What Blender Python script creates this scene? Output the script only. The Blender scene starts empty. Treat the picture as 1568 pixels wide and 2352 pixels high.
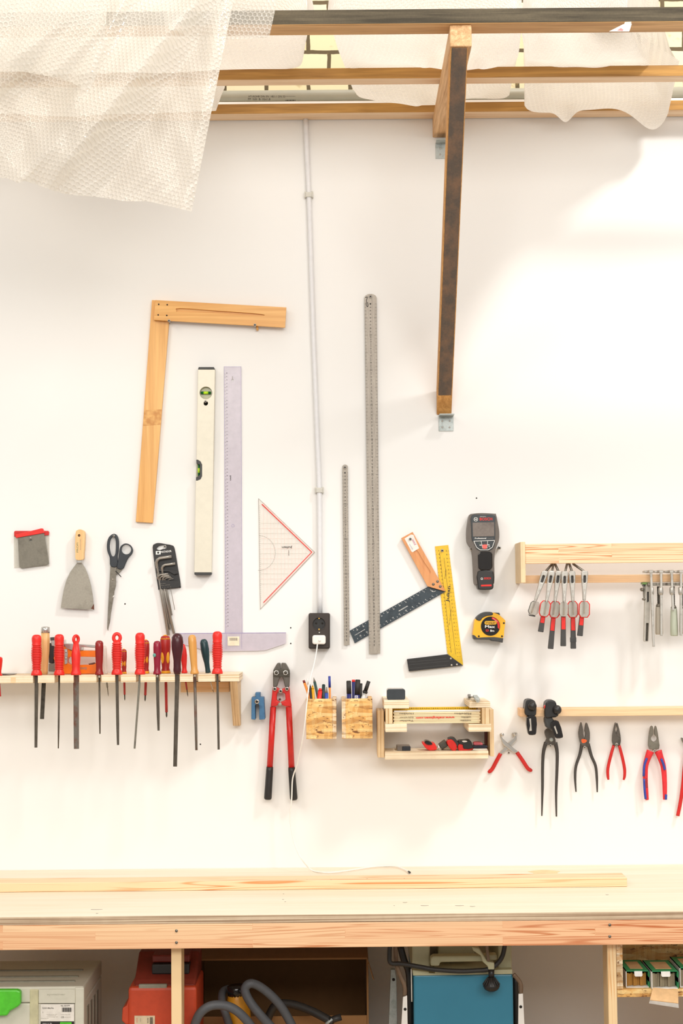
import bpy, bmesh, math, random
from mathutils import Vector, Matrix
random.seed(11)
SC = bpy.context.scene
COL = SC.collection
PI = math.pi

# ------------------------------------------------------------------ camera
FPX, CAMD, EYE = 3600.0, 4.5, 1.63
TILT, ROLL = math.radians(3.48), math.radians(-0.5)
CR = Matrix.Rotation(PI/2 + TILT, 3, 'X') @ Matrix.Rotation(ROLL, 3, 'Z')
CO = Vector((0.0, -CAMD, EYE))
cd = bpy.data.cameras.new('camera')
cd.sensor_fit = 'VERTICAL'; cd.sensor_height = 36.0
cd.lens = FPX*36.0/2352.0
cam = bpy.data.objects.new('camera', cd)
cam.matrix_world = Matrix.Translation(CO) @ CR.to_4x4()
COL.objects.link(cam); SC.camera = cam

# ------------------------------------------------------------------ light and exposure
SC.view_settings.view_transform = 'Standard'
SC.view_settings.look = 'None'
SC.view_settings.gamma = 1.0
SC.view_settings.exposure = -0.76
SC.view_settings.use_curve_mapping = False
W = bpy.data.worlds.new('daylight'); SC.world = W; W.use_nodes = True
W.node_tree.nodes['Background'].inputs[0].default_value = (1.0, 0.97, 0.93, 1)
W.node_tree.nodes['Background'].inputs[1].default_value = 0.88

def area(name, loc, target, sx, sy, power, color):
    l = bpy.data.lights.new(name, 'AREA'); l.shape = 'RECTANGLE'
    l.size, l.size_y, l.energy, l.color = sx, sy, power, color
    o = bpy.data.objects.new(name, l); COL.objects.link(o)
    o.location = loc
    o.rotation_euler = (Vector(target)-Vector(loc)).to_track_quat('-Z', 'Y').to_euler()
    return o
area('skylight_right', (2.5, -2.5, 5.6), (0.3, 0, 1.6), 0.5, 0.5, 190, (1.0, 0.97, 0.94))
area('window_light_left', (-3.0, -3.6, 4.6), (-0.1, 0, 1.4), 1.6, 1.2, 110, (1.0, 0.92, 0.80))
area('added_front_fill', (0.6, -5.6, 3.5), (0.1, 0, 2.6), 5.0, 1.6, 290, (1.0, 0.965, 0.91))  # added frontal fill for the upper wall and rack, no known source
area('skylight_rack', (0.5, -1.2, 5.4), (0.2, -.3, 3.0), 3.0, 1.2, 75, (1.0, 0.98, 0.95))

# ------------------------------------------------------------------ helpers
def ray(px, py):
    return CR @ Vector(((px-784.0)/FPX, -(py-1176.0)/FPX, -1.0))
def P(px, py, d=0.0):                      # point seen at that spot of the photo, d metres in front of the wall
    r = ray(px, py); t = (-d - CO.y)/r.y
    return CO + r*t
def PZ(px, py, z):                         # the same on a horizontal plane
    r = ray(px, py); t = (z - CO.z)/r.z
    return CO + r*t
CROPS = dict(A=(0,0,2.063), B=(480,0,2.529), C=(960,0,2.579), D=(960,280,3.18), E=(290,660,3.336), F=(430,830,7.129),
  G=(420,1130,4.612), H=(0,1180,3.409), I=(0,1420,5.227), J=(280,1430,5.407), K=(560,1500,4.9), L=(680,1380,6.918),
  M=(850,1560,5.227), N=(760,660,2.735), O=(790,1200,5.407), Q=(1040,1160,6.919), S=(1160,1220,3.843), T=(1100,1580,3.35),
  U=(0,2160,3.409), V=(400,2160,3.015), W=(870,2140,4.356), X=(1350,2140,7.193))
def z1(k, x, y):
    a, b, s = CROPS[k]; return (a + x/s, b + y/s)
def zz(k, *pts): return [z1(k, *p) for p in pts]
def smooth(pts, n=4, closed=True):         # Catmull-Rom
    out = []; m = len(pts); V = [Vector(p) for p in pts]
    rng = range(m) if closed else range(m-1)
    for i in rng:
        if closed: a, b, c, d = V[i-1], V[i], V[(i+1) % m], V[(i+2) % m]
        else: a, b, c, d = V[max(i-1,0)], V[i], V[i+1], V[min(i+2,m-1)]
        for k in range(n):
            t = k/n
            out.append(0.5*((2*b)+(c-a)*t+(2*a-5*b+4*c-d)*t*t+(3*b-a-3*c+d)*t*t*t))
    if not closed: out.append(V[-1])
    return [tuple(v) for v in out]
def circ(cx, cy, r, n=24, ry=None):
    ry = ry or r
    return [(cx+r*math.cos(2*PI*i/n), cy+ry*math.sin(2*PI*i/n)) for i in range(n)]
def rrect(x0, y0, x1, y1, r, n=4):
    o = []
    for cx, cy, a in ((x1-r,y0+r,-90),(x1-r,y1-r,0),(x0+r,y1-r,90),(x0+r,y0+r,180)):
        for i in range(n+1):
            t = math.radians(a+90*i/n); o.append((cx+r*math.cos(t), cy+r*math.sin(t)))
    return o
ORG = {}
class MB:
    def __init__(s): s.v=[]; s.f=[]; s.m=[]; s.s=[]; s.mats=[]
    def mi(s, mat):
        if mat not in s.mats: s.mats.append(mat)
        return s.mats.index(mat)
    def add(s, bm, mat, sm=False):
        bmesh.ops.recalc_face_normals(bm, faces=bm.faces)
        b = len(s.v); k = s.mi(mat); bm.verts.index_update()
        s.v += [v.co.copy() for v in bm.verts]
        for f in bm.faces:
            s.f.append([b+v.index for v in f.verts]); s.m.append(k); s.s.append(sm)
        bm.free(); return s
    def bev(s, bm, w, seg=2, ang=0.6):
        if w <= 0: return
        es = [e for e in bm.edges if len(e.link_faces)==2 and e.calc_face_angle(0) > ang]
        if es: bmesh.ops.bevel(bm, geom=es, offset=w, segments=seg, profile=0.5, affect='EDGES', clamp_overlap=True)
    def prism(s, pts, vec, mat, bev=0, holes=(), sm=False):
        bm = bmesh.new()
        loops = [pts]+list(holes); es = []; vs0=None
        for lp in loops:
            vs = [bm.verts.new(p) for p in lp]
            if vs0 is None: vs0 = vs
            if holes:
                es += [bm.edges.new((vs[i], vs[(i+1) % len(vs)])) for i in range(len(vs))]
        if holes: bmesh.ops.triangle_fill(bm, edges=es, use_beauty=True)
        else: bm.faces.new(vs0)
        r = bmesh.ops.extrude_face_region(bm, geom=bm.faces[:])
        bmesh.ops.translate(bm, vec=vec, verts=[g for g in r['geom'] if isinstance(g, bmesh.types.BMVert)])
        bmesh.ops.recalc_face_normals(bm, faces=bm.faces)
        s.bev(bm, bev)
        return s.add(bm, mat, sm)
    def plate(s, px, df, db, mat, bev=0, holes=(), sm=False):   # outline at depth df in front of the wall, back at db
        return s.prism([P(x,y,df) for x,y in px], Vector((0, df-db, 0)), mat, bev, [[P(x,y,df) for x,y in h] for h in holes], sm)
    def box(s, x0, x1, y0, y1, z0, z1, mat, bev=0):
        return s.prism([(x0,y0,z0),(x1,y0,z0),(x1,y0,z1),(x0,y0,z1)], Vector((0,y1-y0,0)), mat, bev)
    def pbox(s, x0, y0, x1, y1, df, db, mat, bev=0):             # upright box whose front fills that photo rectangle
        a = P((x0+x1)/2, y0, df); b = P((x0+x1)/2, y1, df); l = P(x0, (y0+y1)/2, df); r = P(x1, (y0+y1)/2, df)
        return s.box(l.x, r.x, -df, -db, b.z, a.z, mat, bev)
    def tube(s, pts, r, mat, seg=8, flat=1.0, cap=True, closed=False):   # world points; r number or list; flat squashes along y
        bm = bmesh.new(); n = len(pts); pts = [Vector(p) for p in pts]; rings = []
        rs = r if isinstance(r, (list, tuple)) else [r]*n
        up = None
        for i in range(n):
            if closed: t = pts[(i+1) % n]-pts[i-1]
            else: t = pts[min(i+1,n-1)]-pts[max(i-1,0)]
            t.normalize()
            if up is None: up = t.cross(Vector((0,1,0)) if abs(t.y) < .9 else Vector((1,0,0))).normalized()
            up = (up - t*up.dot(t)).normalized(); w = t.cross(up)
            ring = []
            for k in range(seg):
                a = 2*PI*(k+.5)/seg; o = (up*math.cos(a)+w*math.sin(a))*rs[i]
                if seg == 4: o *= 1.414
                o.y *= flat
                ring.append(bm.verts.new(pts[i]+o))
            rings.append(ring)
        m = n if closed else n-1
        for i in range(m):
            a, b = rings[i], rings[(i+1) % n]
            for k in range(seg): bm.faces.new((a[k], a[(k+1)%seg], b[(k+1)%seg], b[k]))
        if cap and not closed:
            bm.faces.new(rings[0]); bm.faces.new(rings[-1][::-1])
        return s.add(bm, mat, seg > 4)
    def lathe(s, prof, p0, p1, mat, seg=16, flat=1.0):            # prof: (t along p0-p1, radius)
        p0, p1 = Vector(p0), Vector(p1)
        return s.tube([p0.lerp(p1, t) if True else 0 for t, r in prof], [max(r,1e-5) for t, r in prof], mat, seg, flat)
    def cyl(s, p0, p1, r, mat, seg=16): return s.tube([p0, p1], r, mat, seg)
    def disc(s, px, py, d0, d1, rpx, mat, seg=16):                # short round stud standing out from depth d1 to d0
        c = P(px, py, d0); r = rpx*(CAMD-d0)/FPX
        return s.tube([c, c+Vector((0, (d0-d1), 0))], r, mat, seg)
    def ball(s, c, r, mat, sc=(1,1,1), seg=14):
        bm = bmesh.new(); bmesh.ops.create_uvsphere(bm, u_segments=seg, v_segments=seg//2+1, radius=r)
        for v in bm.verts: v.co = Vector((v.co.x*sc[0], v.co.y*sc[1], v.co.z*sc[2]))+Vector(c)
        return s.add(bm, mat, True)
    def bar(s, p0, p1, w0, w1, th, mat, bev=0):                   # flat tapered bar, wide across the view, th thick in depth
        p0, p1 = Vector(p0), Vector(p1); t = (p1-p0).normalized(); n = Vector((0,1,0)).cross(t).normalized()
        h = Vector((0,-th/2,0))
        return s.prism([p0+n*w0/2+h, p0-n*w0/2+h, p1-n*w1/2+h, p1+n*w1/2+h], Vector((0,th,0)), mat, bev)
    def quad(s, px, d, mat):
        b = len(s.v); s.v += [P(x,y,d) for x,y in px]; k = s.mi(mat)
        s.f.append(list(range(b, b+len(px)))); s.m.append(k); s.s.append(False); return s
    def line(s, a, b, wpx, d, mat):
        a, b = Vector(a), Vector(b); t = (b-a).normalized()*wpx/2; n = Vector((-t.y, t.x))
        return s.quad([a+n, b+n, b-n, a-n], d, mat)
    def text(s, txt, cx, cy, d, hpx, mat, ang=0, wpx=None, bold=False, n=Vector((0,-1,0))):
        cu = bpy.data.curves.new('t', 'FONT'); cu.body = txt; cu.align_x = 'CENTER'; cu.align_y = 'CENTER'; cu.size = 1
        cu.resolution_u = 2
        if bold: cu.offset = 0.02
        o = bpy.data.objects.new('t', cu); COL.objects.link(o)
        dg = bpy.context.evaluated_depsgraph_get(); me = bpy.data.meshes.new_from_object(o.evaluated_get(dg))
        bpy.data.objects.remove(o); bpy.data.curves.remove(cu)
        if not me.vertices: return s
        xs = [v.co.x for v in me.vertices]; ys = [v.co.y for v in me.vertices]
        mx, my = (max(xs)+min(xs))/2, (max(ys)+min(ys))/2
        k = (CAMD-d)/FPX; sy = hpx*k/(max(ys)-min(ys)); sx = wpx*k/(max(xs)-min(xs)) if wpx else sy
        c = P(cx, cy, d); ca, sa = math.cos(math.radians(ang)), math.sin(math.radians(ang))
        b = len(s.v); kk = s.mi(mat)
        for v in me.vertices:
            x, y = (v.co.x-mx)*sx, (v.co.y-my)*sy
            s.v.append(c+Vector((x*ca-y*sa, 0, x*sa+y*ca)))
        for p in me.polygons:
            s.f.append([b+i for i in p.vertices]); s.m.append(kk); s.s.append(False)
        bpy.data.meshes.remove(me); return s
    def build(s, name, parent=None, origin=None, label=None):
        if parent is not None: origin = ORG[parent.name]
        elif origin is None:
            xs=[v[0] for v in s.v]; ys=[v[1] for v in s.v]; zs=[v[2] for v in s.v]
            origin = Vector(((min(xs)+max(xs))/2, (min(ys)+max(ys))/2, min(zs)))
        me = bpy.data.meshes.new(name)
        me.from_pydata([Vector(v)-origin for v in s.v], [], s.f)
        for m in s.mats: me.materials.append(m)
        me.polygons.foreach_set('material_index', s.m); me.polygons.foreach_set('use_smooth', s.s)
        me.update()
        o = bpy.data.objects.new(name, me); COL.objects.link(o)
        if parent is not None: o.parent = parent
        else: o.location = origin
        ORG[o.name] = origin
        if label: o['label'] = label
        return o
def thing(name, label, cat, at, group=None):
    o = bpy.data.objects.new(name, None); COL.objects.link(o); o.empty_display_size = .03
    o.location = at; ORG[o.name] = Vector(at); tag(o, label, cat, group); return o
def tag(o, label, cat, group=None, kind=None):
    o['label'] = label; o['category'] = cat
    if group: o['group'] = group
    if kind: o['kind'] = kind
    return o
def struct(o): o['kind'] = 'structure'; return o

# ------------------------------------------------------------------ materials
def L(h):
    h = h.lstrip('#'); c = [int(h[i:i+2],16)/255 for i in (0,2,4)]
    return tuple((x/12.92 if x <= .04045 else ((x+.055)/1.055)**2.4) for x in c)+(1,)
class NT:
    def __init__(s, name):
        s.mat = bpy.data.materials.new(name); s.mat.use_nodes = True; s.t = s.mat.node_tree
        s.b = s.t.nodes['Principled BSDF']; s.out = s.t.nodes['Material Output']
    def n(s, t, **k):
        nd = s.t.nodes.new(t)
        for a, v in k.items(): setattr(nd, a, v)
        return nd
    def l(s, a, b): s.t.links.new(a, b)
    def coord(s, sc=(1,1,1), rot=(0,0,0)):
        tc = s.n('ShaderNodeTexCoord'); mp = s.n('ShaderNodeMapping')
        mp.inputs['Scale'].default_value = sc; mp.inputs['Rotation'].default_value = rot
        s.l(tc.outputs['Object'], mp.inputs['Vector']); return mp.outputs[0]
    def noise(s, vec, scale, detail=3, rough=.55, dist=0):
        nd = s.n('ShaderNodeTexNoise'); nd.inputs['Scale'].default_value = scale; nd.inputs['Detail'].default_value = detail
        nd.inputs['Roughness'].default_value = rough; nd.inputs['Distortion'].default_value = dist
        s.l(vec, nd.inputs['Vector']); return nd.outputs[0]
    def ramp(s, fac, stops):
        r = s.n('ShaderNodeValToRGB'); e = r.color_ramp.elements
        while len(e) < len(stops): e.new(.5)
        for i, (p, c) in enumerate(stops): e[i].position = p; e[i].color = c
        s.l(fac, r.inputs[0]); return r.outputs[0]
    def mix(s, fac, a, b, mode='MIX'):
        m = s.n('ShaderNodeMix', data_type='RGBA', blend_type=mode)
        if isinstance(fac, (int,float)): m.inputs[0].default_value = fac
        else: s.l(fac, m.inputs[0])
        for i, x in ((6,a),(7,b)):
            if isinstance(x, tuple): m.inputs[i].default_value = x
            else: s.l(x, m.inputs[i])
        return m.outputs[2]
    def bump(s, h, strength=.2, dist=.002):
        b = s.n('ShaderNodeBump'); b.inputs['Strength'].default_value = strength; b.inputs['Distance'].default_value = dist
        s.l(h, b.inputs['Height']); s.l(b.outputs[0], s.b.inputs['Normal'])
    def set(s, rough=.5, metal=0.0, col=None):
        s.b.inputs['Roughness'].default_value = rough; s.b.inputs['Metallic'].default_value = metal
        if col is not None:
            if isinstance(col, tuple): s.b.inputs['Base Color'].default_value = col
            else: s.l(col, s.b.inputs['Base Color'])
        return s.mat
def plain(name, h, rough=.5, metal=0.0, var=.08, sc=60):
    m = NT(name); c = L(h); k = m.noise(m.coord(), sc, 3)
    lo = tuple(x*(1-var*1.6) for x in c[:3])+(1,); hi = tuple(min(1,x*(1+var)) for x in c[:3])+(1,)
    return m.set(rough, metal, m.ramp(k, [(.3, lo), (.7, hi)]))
def stained(name, h, h2, rough=.5, metal=0.0, sc=25, lo=.5, hi=.7, stretch=(1,1,1)):
    m = NT(name); k = m.noise(m.coord(stretch), sc, 5, .65)
    k2 = m.noise(m.coord(), 220, 2)
    c = m.ramp(k, [(lo, L(h)), (hi, L(h2))])
    c = m.mix(.25, c, m.ramp(k2, [(.3, (.6,.6,.6,1)), (.7, (1.15,1.15,1.15,1))]), 'MULTIPLY')
    return m.set(rough, metal, c)
AX = dict(X=(1.2,26,26), Y=(26,1.2,26), Z=(26,26,1.2))
def wood(name, light, dark, axis='X', sc=1.6, rough=.55, contrast=.5, fine=.35):
    m = NT(name); v = m.coord(AX[axis])
    a = m.noise(v, sc, 3, .5, 1.2); b = m.noise(v, sc*6, 2, .6)
    c = m.ramp(a, [(.5-.22*contrast/.5, L(dark)), (.5, m_mid(L(light), L(dark))), (.5+.14, L(light))])
    c = m.mix(fine, c, m.ramp(b, [(.3, (.72,.66,.58,1)), (.65, (1.08,1.08,1.08,1))]), 'MULTIPLY')
    return m.set(rough, 0, c)
def m_mid(a, b, t=.6): return tuple(a[i]*t+b[i]*(1-t) for i in range(4))
def glued(name, c1, c2, grain, bw=.42, rh=.022, rough=.5, z0=0.0):          # finger-jointed, edge-glued pine
    m = NT(name); tc = m.n('ShaderNodeTexCoord'); sp = m.n('ShaderNodeSeparateXYZ'); cb = m.n('ShaderNodeCombineXYZ')
    m.l(tc.outputs['Object'], sp.inputs[0]); m.l(sp.outputs[0], cb.inputs[0])
    zo = m.n('ShaderNodeMath', operation='SUBTRACT'); m.l(sp.outputs[2], zo.inputs[0]); zo.inputs[1].default_value = z0-rh*40; m.l(zo.outputs[0], cb.inputs[1])
    bk = m.n('ShaderNodeTexBrick', offset=.37, squash=1.0)
    bk.inputs['Scale'].default_value = 1; bk.inputs['Brick Width'].default_value = bw; bk.inputs['Row Height'].default_value = rh
    bk.inputs['Mortar Size'].default_value = .0004; bk.inputs['Bias'].default_value = 0
    bk.inputs['Color1'].default_value = L(c1); bk.inputs['Color2'].default_value = L(c2); bk.inputs['Mortar'].default_value = L(c2)
    m.l(cb.outputs[0], bk.inputs['Vector'])
    # each stave gets its own stretch of grain: shift the grain by the stave colour
    ad = m.n('ShaderNodeVectorMath', operation='MULTIPLY_ADD'); m.l(bk.outputs['Color'], ad.inputs[0])
    ad.inputs[1].default_value = (37,37,37); m.l(tc.outputs['Object'], ad.inputs[2])
    mp = m.n('ShaderNodeMapping'); mp.inputs['Scale'].default_value = (.55,12,22); m.l(ad.outputs[0], mp.inputs[0])
    a = m.noise(mp.outputs[0], 2.0, 1, .5, .6)
    wv = m.n('ShaderNodeMath', operation='SINE'); mu = m.n('ShaderNodeMath', operation='MULTIPLY'); mu.inputs[1].default_value = 60
    m.l(a, mu.inputs[0]); m.l(mu.outputs[0], wv.inputs[0])
    g = m.ramp(wv.outputs[0], [(.25, (1.05,1.05,1.05,1)), (1.0, L(grain))])
    g2 = m.mix(m.ramp(m.noise(m.coord((.5,4,9)), 2.5, 2), [(.36,(.15,.15,.15,1)),(.62,(1,1,1,1))]), (1,1,1,1), g)
    c = m.mix(1.0, bk.outputs['Color'], g2, 'MULTIPLY')
    return m.set(rough, 0, c)
def grainy(name, light, dark, axis='X', freq=70, rough=.5):         # plain sawn pine with clear growth rings
    m = NT(name); v = m.coord(dict(X=(.5,12,20), Z=(14,14,.5))[axis])
    a = m.noise(v, 1.8, 1, .5, .5); mu = m.n('ShaderNodeMath', operation='MULTIPLY'); mu.inputs[1].default_value = freq; m.l(a, mu.inputs[0])
    sn = m.n('ShaderNodeMath', operation='SINE'); m.l(mu.outputs[0], sn.inputs[0])
    c = m.ramp(sn.outputs[0], [(.1, L(light)), (.6, m_mid(L(light), L(dark), .75)), (1.0, L(dark))])
    k = m.ramp(m.noise(m.coord((1,5,5)), 2.2, 2), [(.35,(0,0,0,1)),(.6,(1,1,1,1))])
    return m.set(rough, 0, m.mix(k, L(light), c))
def plyedge(name, axis='Z', a='#f4e3c6', b='#d4b78e', n=420):
    m = NT(name); sc = {'Z':(2,2,n), 'X':(n,2,2), 'Y':(2,n,2)}[axis]
    k = m.noise(m.coord(sc), 1.0, 1, .4); k2 = m.noise(m.coord(), 40, 3)
    c = m.ramp(k, [(.36, L(b)), (.55, L(a))])
    c = m.mix(.18, c, m.ramp(k2, [(.3,(.6,.5,.4,1)),(.6,(1,1,1,1))]), 'MULTIPLY')
    return m.set(.6, 0, c)
def osb(name, base='#e6b468', dark='#a06a30', light='#f2d596'):
    m = NT(name); cols = []
    for i, (rot, sc) in enumerate((((.3,.5,.3),(26,60,130)), ((-.6,1.1,.2),(120,60,24)), ((.2,-.7,.4),(24,60,110)))):
        vo = m.n('ShaderNodeTexVoronoi'); vo.inputs['Scale'].default_value = 1.0
        m.l(m.coord(sc, rot), vo.inputs['Vector']); sp = m.n('ShaderNodeSeparateColor'); m.l(vo.outputs['Color'], sp.inputs[0])
        cols.append(m.ramp(sp.outputs[0], [(.03, L(dark)), (.3, L('#d69c52')), (.55, L(base)), (.95, L(light))]))
    c = m.mix(.5, m.mix(.5, cols[0], cols[1]), cols[2])
    k = m.noise(m.coord((1,1,2.5)), 38, 4, .6, 1.5)
    c = m.mix(m.ramp(k, [(.35,(1,1,1,1)),(.41,(0,0,0,1))]), c, L('#7a4c22'))
    return m.set(.6, 0, c)
def clearmat(name, h, alpha, rough=.2, pattern=None):                # thin clear plastic: part see-through, part tinted
    m = NT(name); m.set(rough, 0, L(h)); m.b.inputs['Alpha'].default_value = alpha
    k = m.noise(m.coord(), 30, 4); m.l(m.ramp(k, [(.3,(alpha*.9,)*3+(1,)),(.75,(min(1,alpha*1.15),)*3+(1,))]), m.b.inputs['Alpha'])
    return m.mat
def bubble(name, pitch, a0, a1, tint='#f7f3ea', trans=.5):           # hexagonal bubble film laid out by the sheet's own UV (metres)
    m = NT(name); uv = m.n('ShaderNodeUVMap'); uv.uv_map = 'UVMap'
    s3 = math.sqrt(3)
    def cell(off):
        a = m.n('ShaderNodeVectorMath', operation='ADD'); m.l(uv.outputs[0], a.inputs[0]); a.inputs[1].default_value = (off*pitch*.5+300*pitch, off*pitch*s3*.5+300*pitch*s3, 0)
        b = m.n('ShaderNodeVectorMath', operation='MODULO'); m.l(a.outputs[0], b.inputs[0]); b.inputs[1].default_value = (pitch, pitch*s3, 1)
        c = m.n('ShaderNodeVectorMath', operation='SUBTRACT'); m.l(b.outputs[0], c.inputs[0]); c.inputs[1].default_value = (pitch*.5, pitch*s3*.5, 0)
        d = m.n('ShaderNodeVectorMath', operation='LENGTH'); m.l(c.outputs[0], d.inputs[0]); return d.outputs['Value']
    mn = m.n('ShaderNodeMath', operation='MINIMUM'); m.l(cell(0), mn.inputs[0]); m.l(cell(1), mn.inputs[1])
    dv = m.n('ShaderNodeMath', operation='DIVIDE'); m.l(mn.outputs[0], dv.inputs[0]); dv.inputs[1].default_value = pitch*.577
    edge = m.ramp(dv.outputs[0], [(.62, (0,0,0,1)), (.80, (1,1,1,1))])
    hgt = m.ramp(dv.outputs[0], [(0,(1,1,1,1)), (.5,(.8,.8,.8,1)), (.8,(0,0,0,1))])
    m.bump(hgt, .7, .003)
    m.set(.16, 0, L(tint)); m.b.inputs['Specular IOR Level'].default_value = .7
    tl = m.n('ShaderNodeBsdfTranslucent'); tl.inputs[0].default_value = L(tint)
    mx = m.n('ShaderNodeMixShader'); mx.inputs[0].default_value = trans; m.l(m.b.outputs[0], mx.inputs[1]); m.l(tl.outputs[0], mx.inputs[2])
    tp = m.n('ShaderNodeBsdfTransparent'); al = m.ramp(edge, [(0,(a0,a0,a0,1)),(1,(a1,a1,a1,1))])
    m2 = m.n('ShaderNodeMixShader'); m.l(al, m2.inputs[0]); m.l(tp.outputs[0], m2.inputs[1]); m.l(mx.outputs[0], m2.inputs[2])
    m.l(m2.outputs[0], m.out.inputs[0]); return m.mat

def wallmat():
    m = NT('white_wall_paint'); k = m.noise(m.coord(), 90, 4); m.bump(k, .05, .001)
    return m.set(.9, 0, m.ramp(m.noise(m.coord(), 1.5, 2), [(.3, (.86,.85,.83,1)), (.7, (.88,.872,.855,1))]))
def brickmat():
    m = NT('old_cream_bricks'); tc = m.n('ShaderNodeTexCoord'); sp = m.n('ShaderNodeSeparateXYZ'); cb = m.n('ShaderNodeCombineXYZ')
    m.l(tc.outputs['Object'], sp.inputs[0]); m.l(sp.outputs[0], cb.inputs[0]); m.l(sp.outputs[2], cb.inputs[1])
    ds = m.n('ShaderNodeMix', data_type='VECTOR'); nz = m.n('ShaderNodeTexNoise'); nz.inputs['Scale'].default_value = 30; m.l(tc.outputs['Object'], nz.inputs['Vector'])
    ad = m.n('ShaderNodeVectorMath', operation='MULTIPLY_ADD'); m.l(nz.outputs['Color'], ad.inputs[0]); ad.inputs[1].default_value = (.006,.006,0); m.l(cb.outputs[0], ad.inputs[2])
    bk = m.n('ShaderNodeTexBrick', offset=.5); bk.inputs['Scale'].default_value = 1; bk.inputs['Brick Width'].default_value = .125
    bk.inputs['Row Height'].default_value = .076; bk.inputs['Mortar Size'].default_value = .006; bk.inputs['Mortar Smooth'].default_value = .1
    bk.inputs['Color1'].default_value = L('#e6d9b8'); bk.inputs['Color2'].default_value = L('#dccb9e'); bk.inputs['Mortar'].default_value = L('#5f5138')
    m.l(ad.outputs[0], bk.inputs['Vector'])
    st = m.noise(m.coord(), 14, 5, .7)
    c = m.mix(m.ramp(st, [(.30,(.8,.8,.8,1)),(.42,(0,0,0,1))]), bk.outputs['Color'], L('#a58a55'))
    inv = m.n('ShaderNodeMath', operation='SUBTRACT'); inv.inputs[0].default_value = 1; m.l(bk.outputs['Fac'], inv.inputs[1]); m.bump(inv.outputs[0], .8, .008)
    return m.set(.85, 0, c)

M = {}
M['wall'] = wallmat(); M['brick'] = brickmat()
M['floor'] = plain('grey_screed', '#9d9285', .8, 0, .1, 8)
M['hole'] = plain('drill_hole', '#2a2622', .9)
M['zinc'] = stained('zinc_plate', '#b4bbb9', '#8f9894', .45, .25, 40)
M['chrome'] = plain('chrome', '#c9c6c0', .22, .7, .03)
M['steel'] = stained('brushed_steel', '#aaa195', '#968d82', .45, .15, 30, .4, .7, (8,8,.6))
M['oldsteel'] = stained('worn_steel', '#8b857a', '#6a6357', .4, .6, 30, .4, .7)
M['darksteel'] = stained('dark_steel', '#5a554c', '#403a33', .42, .6, 60, .4, .7)
M['file'] = stained('file_steel', '#5b544a', '#453c33', .5, .5, 50, .4, .65, (3,3,.5))
M['rust'] = stained('rusty_steel', '#6d675f', '#6a4030', .6, .35, 26, .45, .6, (1,1,.6))
M['black'] = plain('black_plastic', '#232120', .4)
M['blackgloss'] = plain('glossy_black_plastic', '#1f1c1b', .16)
M['char'] = plain('charcoal_plastic', '#3b3b3a', .5)
M['white'] = plain('white_plastic', '#efece6', .35, 0, .02)
M['red'] = plain('red_plastic', '#e0271e', .35, 0, .06)
M['redpaint'] = plain('red_enamel', '#c8211c', .35, 0, .06)
M['screw'] = plain('screw_head', '#cfcdc8', .3, .6, .05)
M['ink'] = plain('black_ink', '#2b2724', .6)
M['whiteink'] = plain('white_print', '#f0eee9', .6, 0, .01)
M['redink'] = plain('red_print', '#e02a22', .6, 0, .02)
M['greyink'] = plain('grey_print', '#8d867b', .6)
M['ply'] = wood('birch_ply_face', '#f4e3c4', '#e6cda3', 'X', 1.2, .55, .5, .2)
M['plyz'] = plyedge('ply_edge_flat', 'Z'); M['plyx'] = plyedge('ply_edge_upright', 'X', '#edd2a8', '#c09a68')
M['pine'] = wood('pale_pine', '#f3d2a8', '#e4b07c', 'X', 1.5)
M['pinez'] = wood('pale_pine_upright', '#f0cc9c', '#d9a065', 'Z', 1.5)
M['glue'] = glued('edge_glued_pine', '#f4d0a4', '#eab88c', '#dca078')
M['osb'] = osb('oriented_strand_board')
# ------------------------------------------------------------------ setting
XL, XR = -3.2, 3.2
WT = P(784, 232, 0).z                       # top of the plastered wall
mb = MB(); mb.box(XL, XR, 0.0, 0.06, 0.0, WT, M['wall'])
for hx, hy in ((667.5,1442),(667.5,1478),(460,1709.5),(1094,1144),(468,1461),(287,1387)):
    mb.disc(hx, hy, .0006, -.001, 1.7, M['hole'], 8)
struct(mb.build('wall_back', origin=Vector((0,0,0))))
mb = MB(); mb.box(XL, XR, 0.10, 0.3, 0.0, 4.2, M['brick']); struct(mb.build('wall_upper', origin=Vector((.04,0.1,.024))))
mb = MB(); mb.box(XL, XR, 0.06, 0.10, WT-.06, WT-.004, M['wall']); struct(mb.build('trim_1', origin=Vector((0,0,0))))
mb = MB(); mb.box(XL, XR, -6.5, 0.3, -.1, 0.0, M['floor']); struct(mb.build('floor', origin=Vector((0,0,0))))

# ------------------------------------------------------------------ storage rack of old timbers
M['greytimber'] = stained('weathered_grey_timber', '#655a46', '#3d3526', .8, 0, 3.0, .35, .65, (1.2,26,26))
M['brace'] = stained('dark_worn_timber', '#5e5248', '#8a684e', .75, 0, 5.0, .42, .75, (5,5,2.2))
M['oldpine'] = wood('aged_pine', '#e0b47c', '#b5854e', 'X', 1.6, .65, .6, .5)
M['oldpiney'] = wood('aged_pine_arm', '#e8c090', '#bd8c5a', 'Y', 2.2, .65, .6, .6)
M['oldpinez'] = wood('aged_pine_brace', '#d8a05c', '#b07a3c', 'Z', 2.2, .65, .6, .5)
M['yellowpine'] = wood('oiled_yellow_pine', '#c8954a', '#8f6128', 'X', 1.5, .6, .6, .5)
M['palepine'] = wood('planed_pale_pine', '#f1d6b6', '#e2bd94', 'X', 1.2, .6, .4, .2)
DF, DR = .75, .681
AZ = P(784, 57, DF).z                       # underside of the beams = top of the arm
def beam(name, label, d0, d1, h, mf, mu, x0, x1, grp):
    mb = MB(); bm = None
    mb.box(x0, x1, -d0, -d1, AZ, AZ+h, mu, .002)
    # the front skin is a face of the timber in its own weathered tone
    mb.box(x0, x1, -d0-.0012, -d0+.004, AZ+.0022, AZ+h-.001, mf)
    o = mb.build(name); tag(o, label, 'beam', grp); return o
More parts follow.
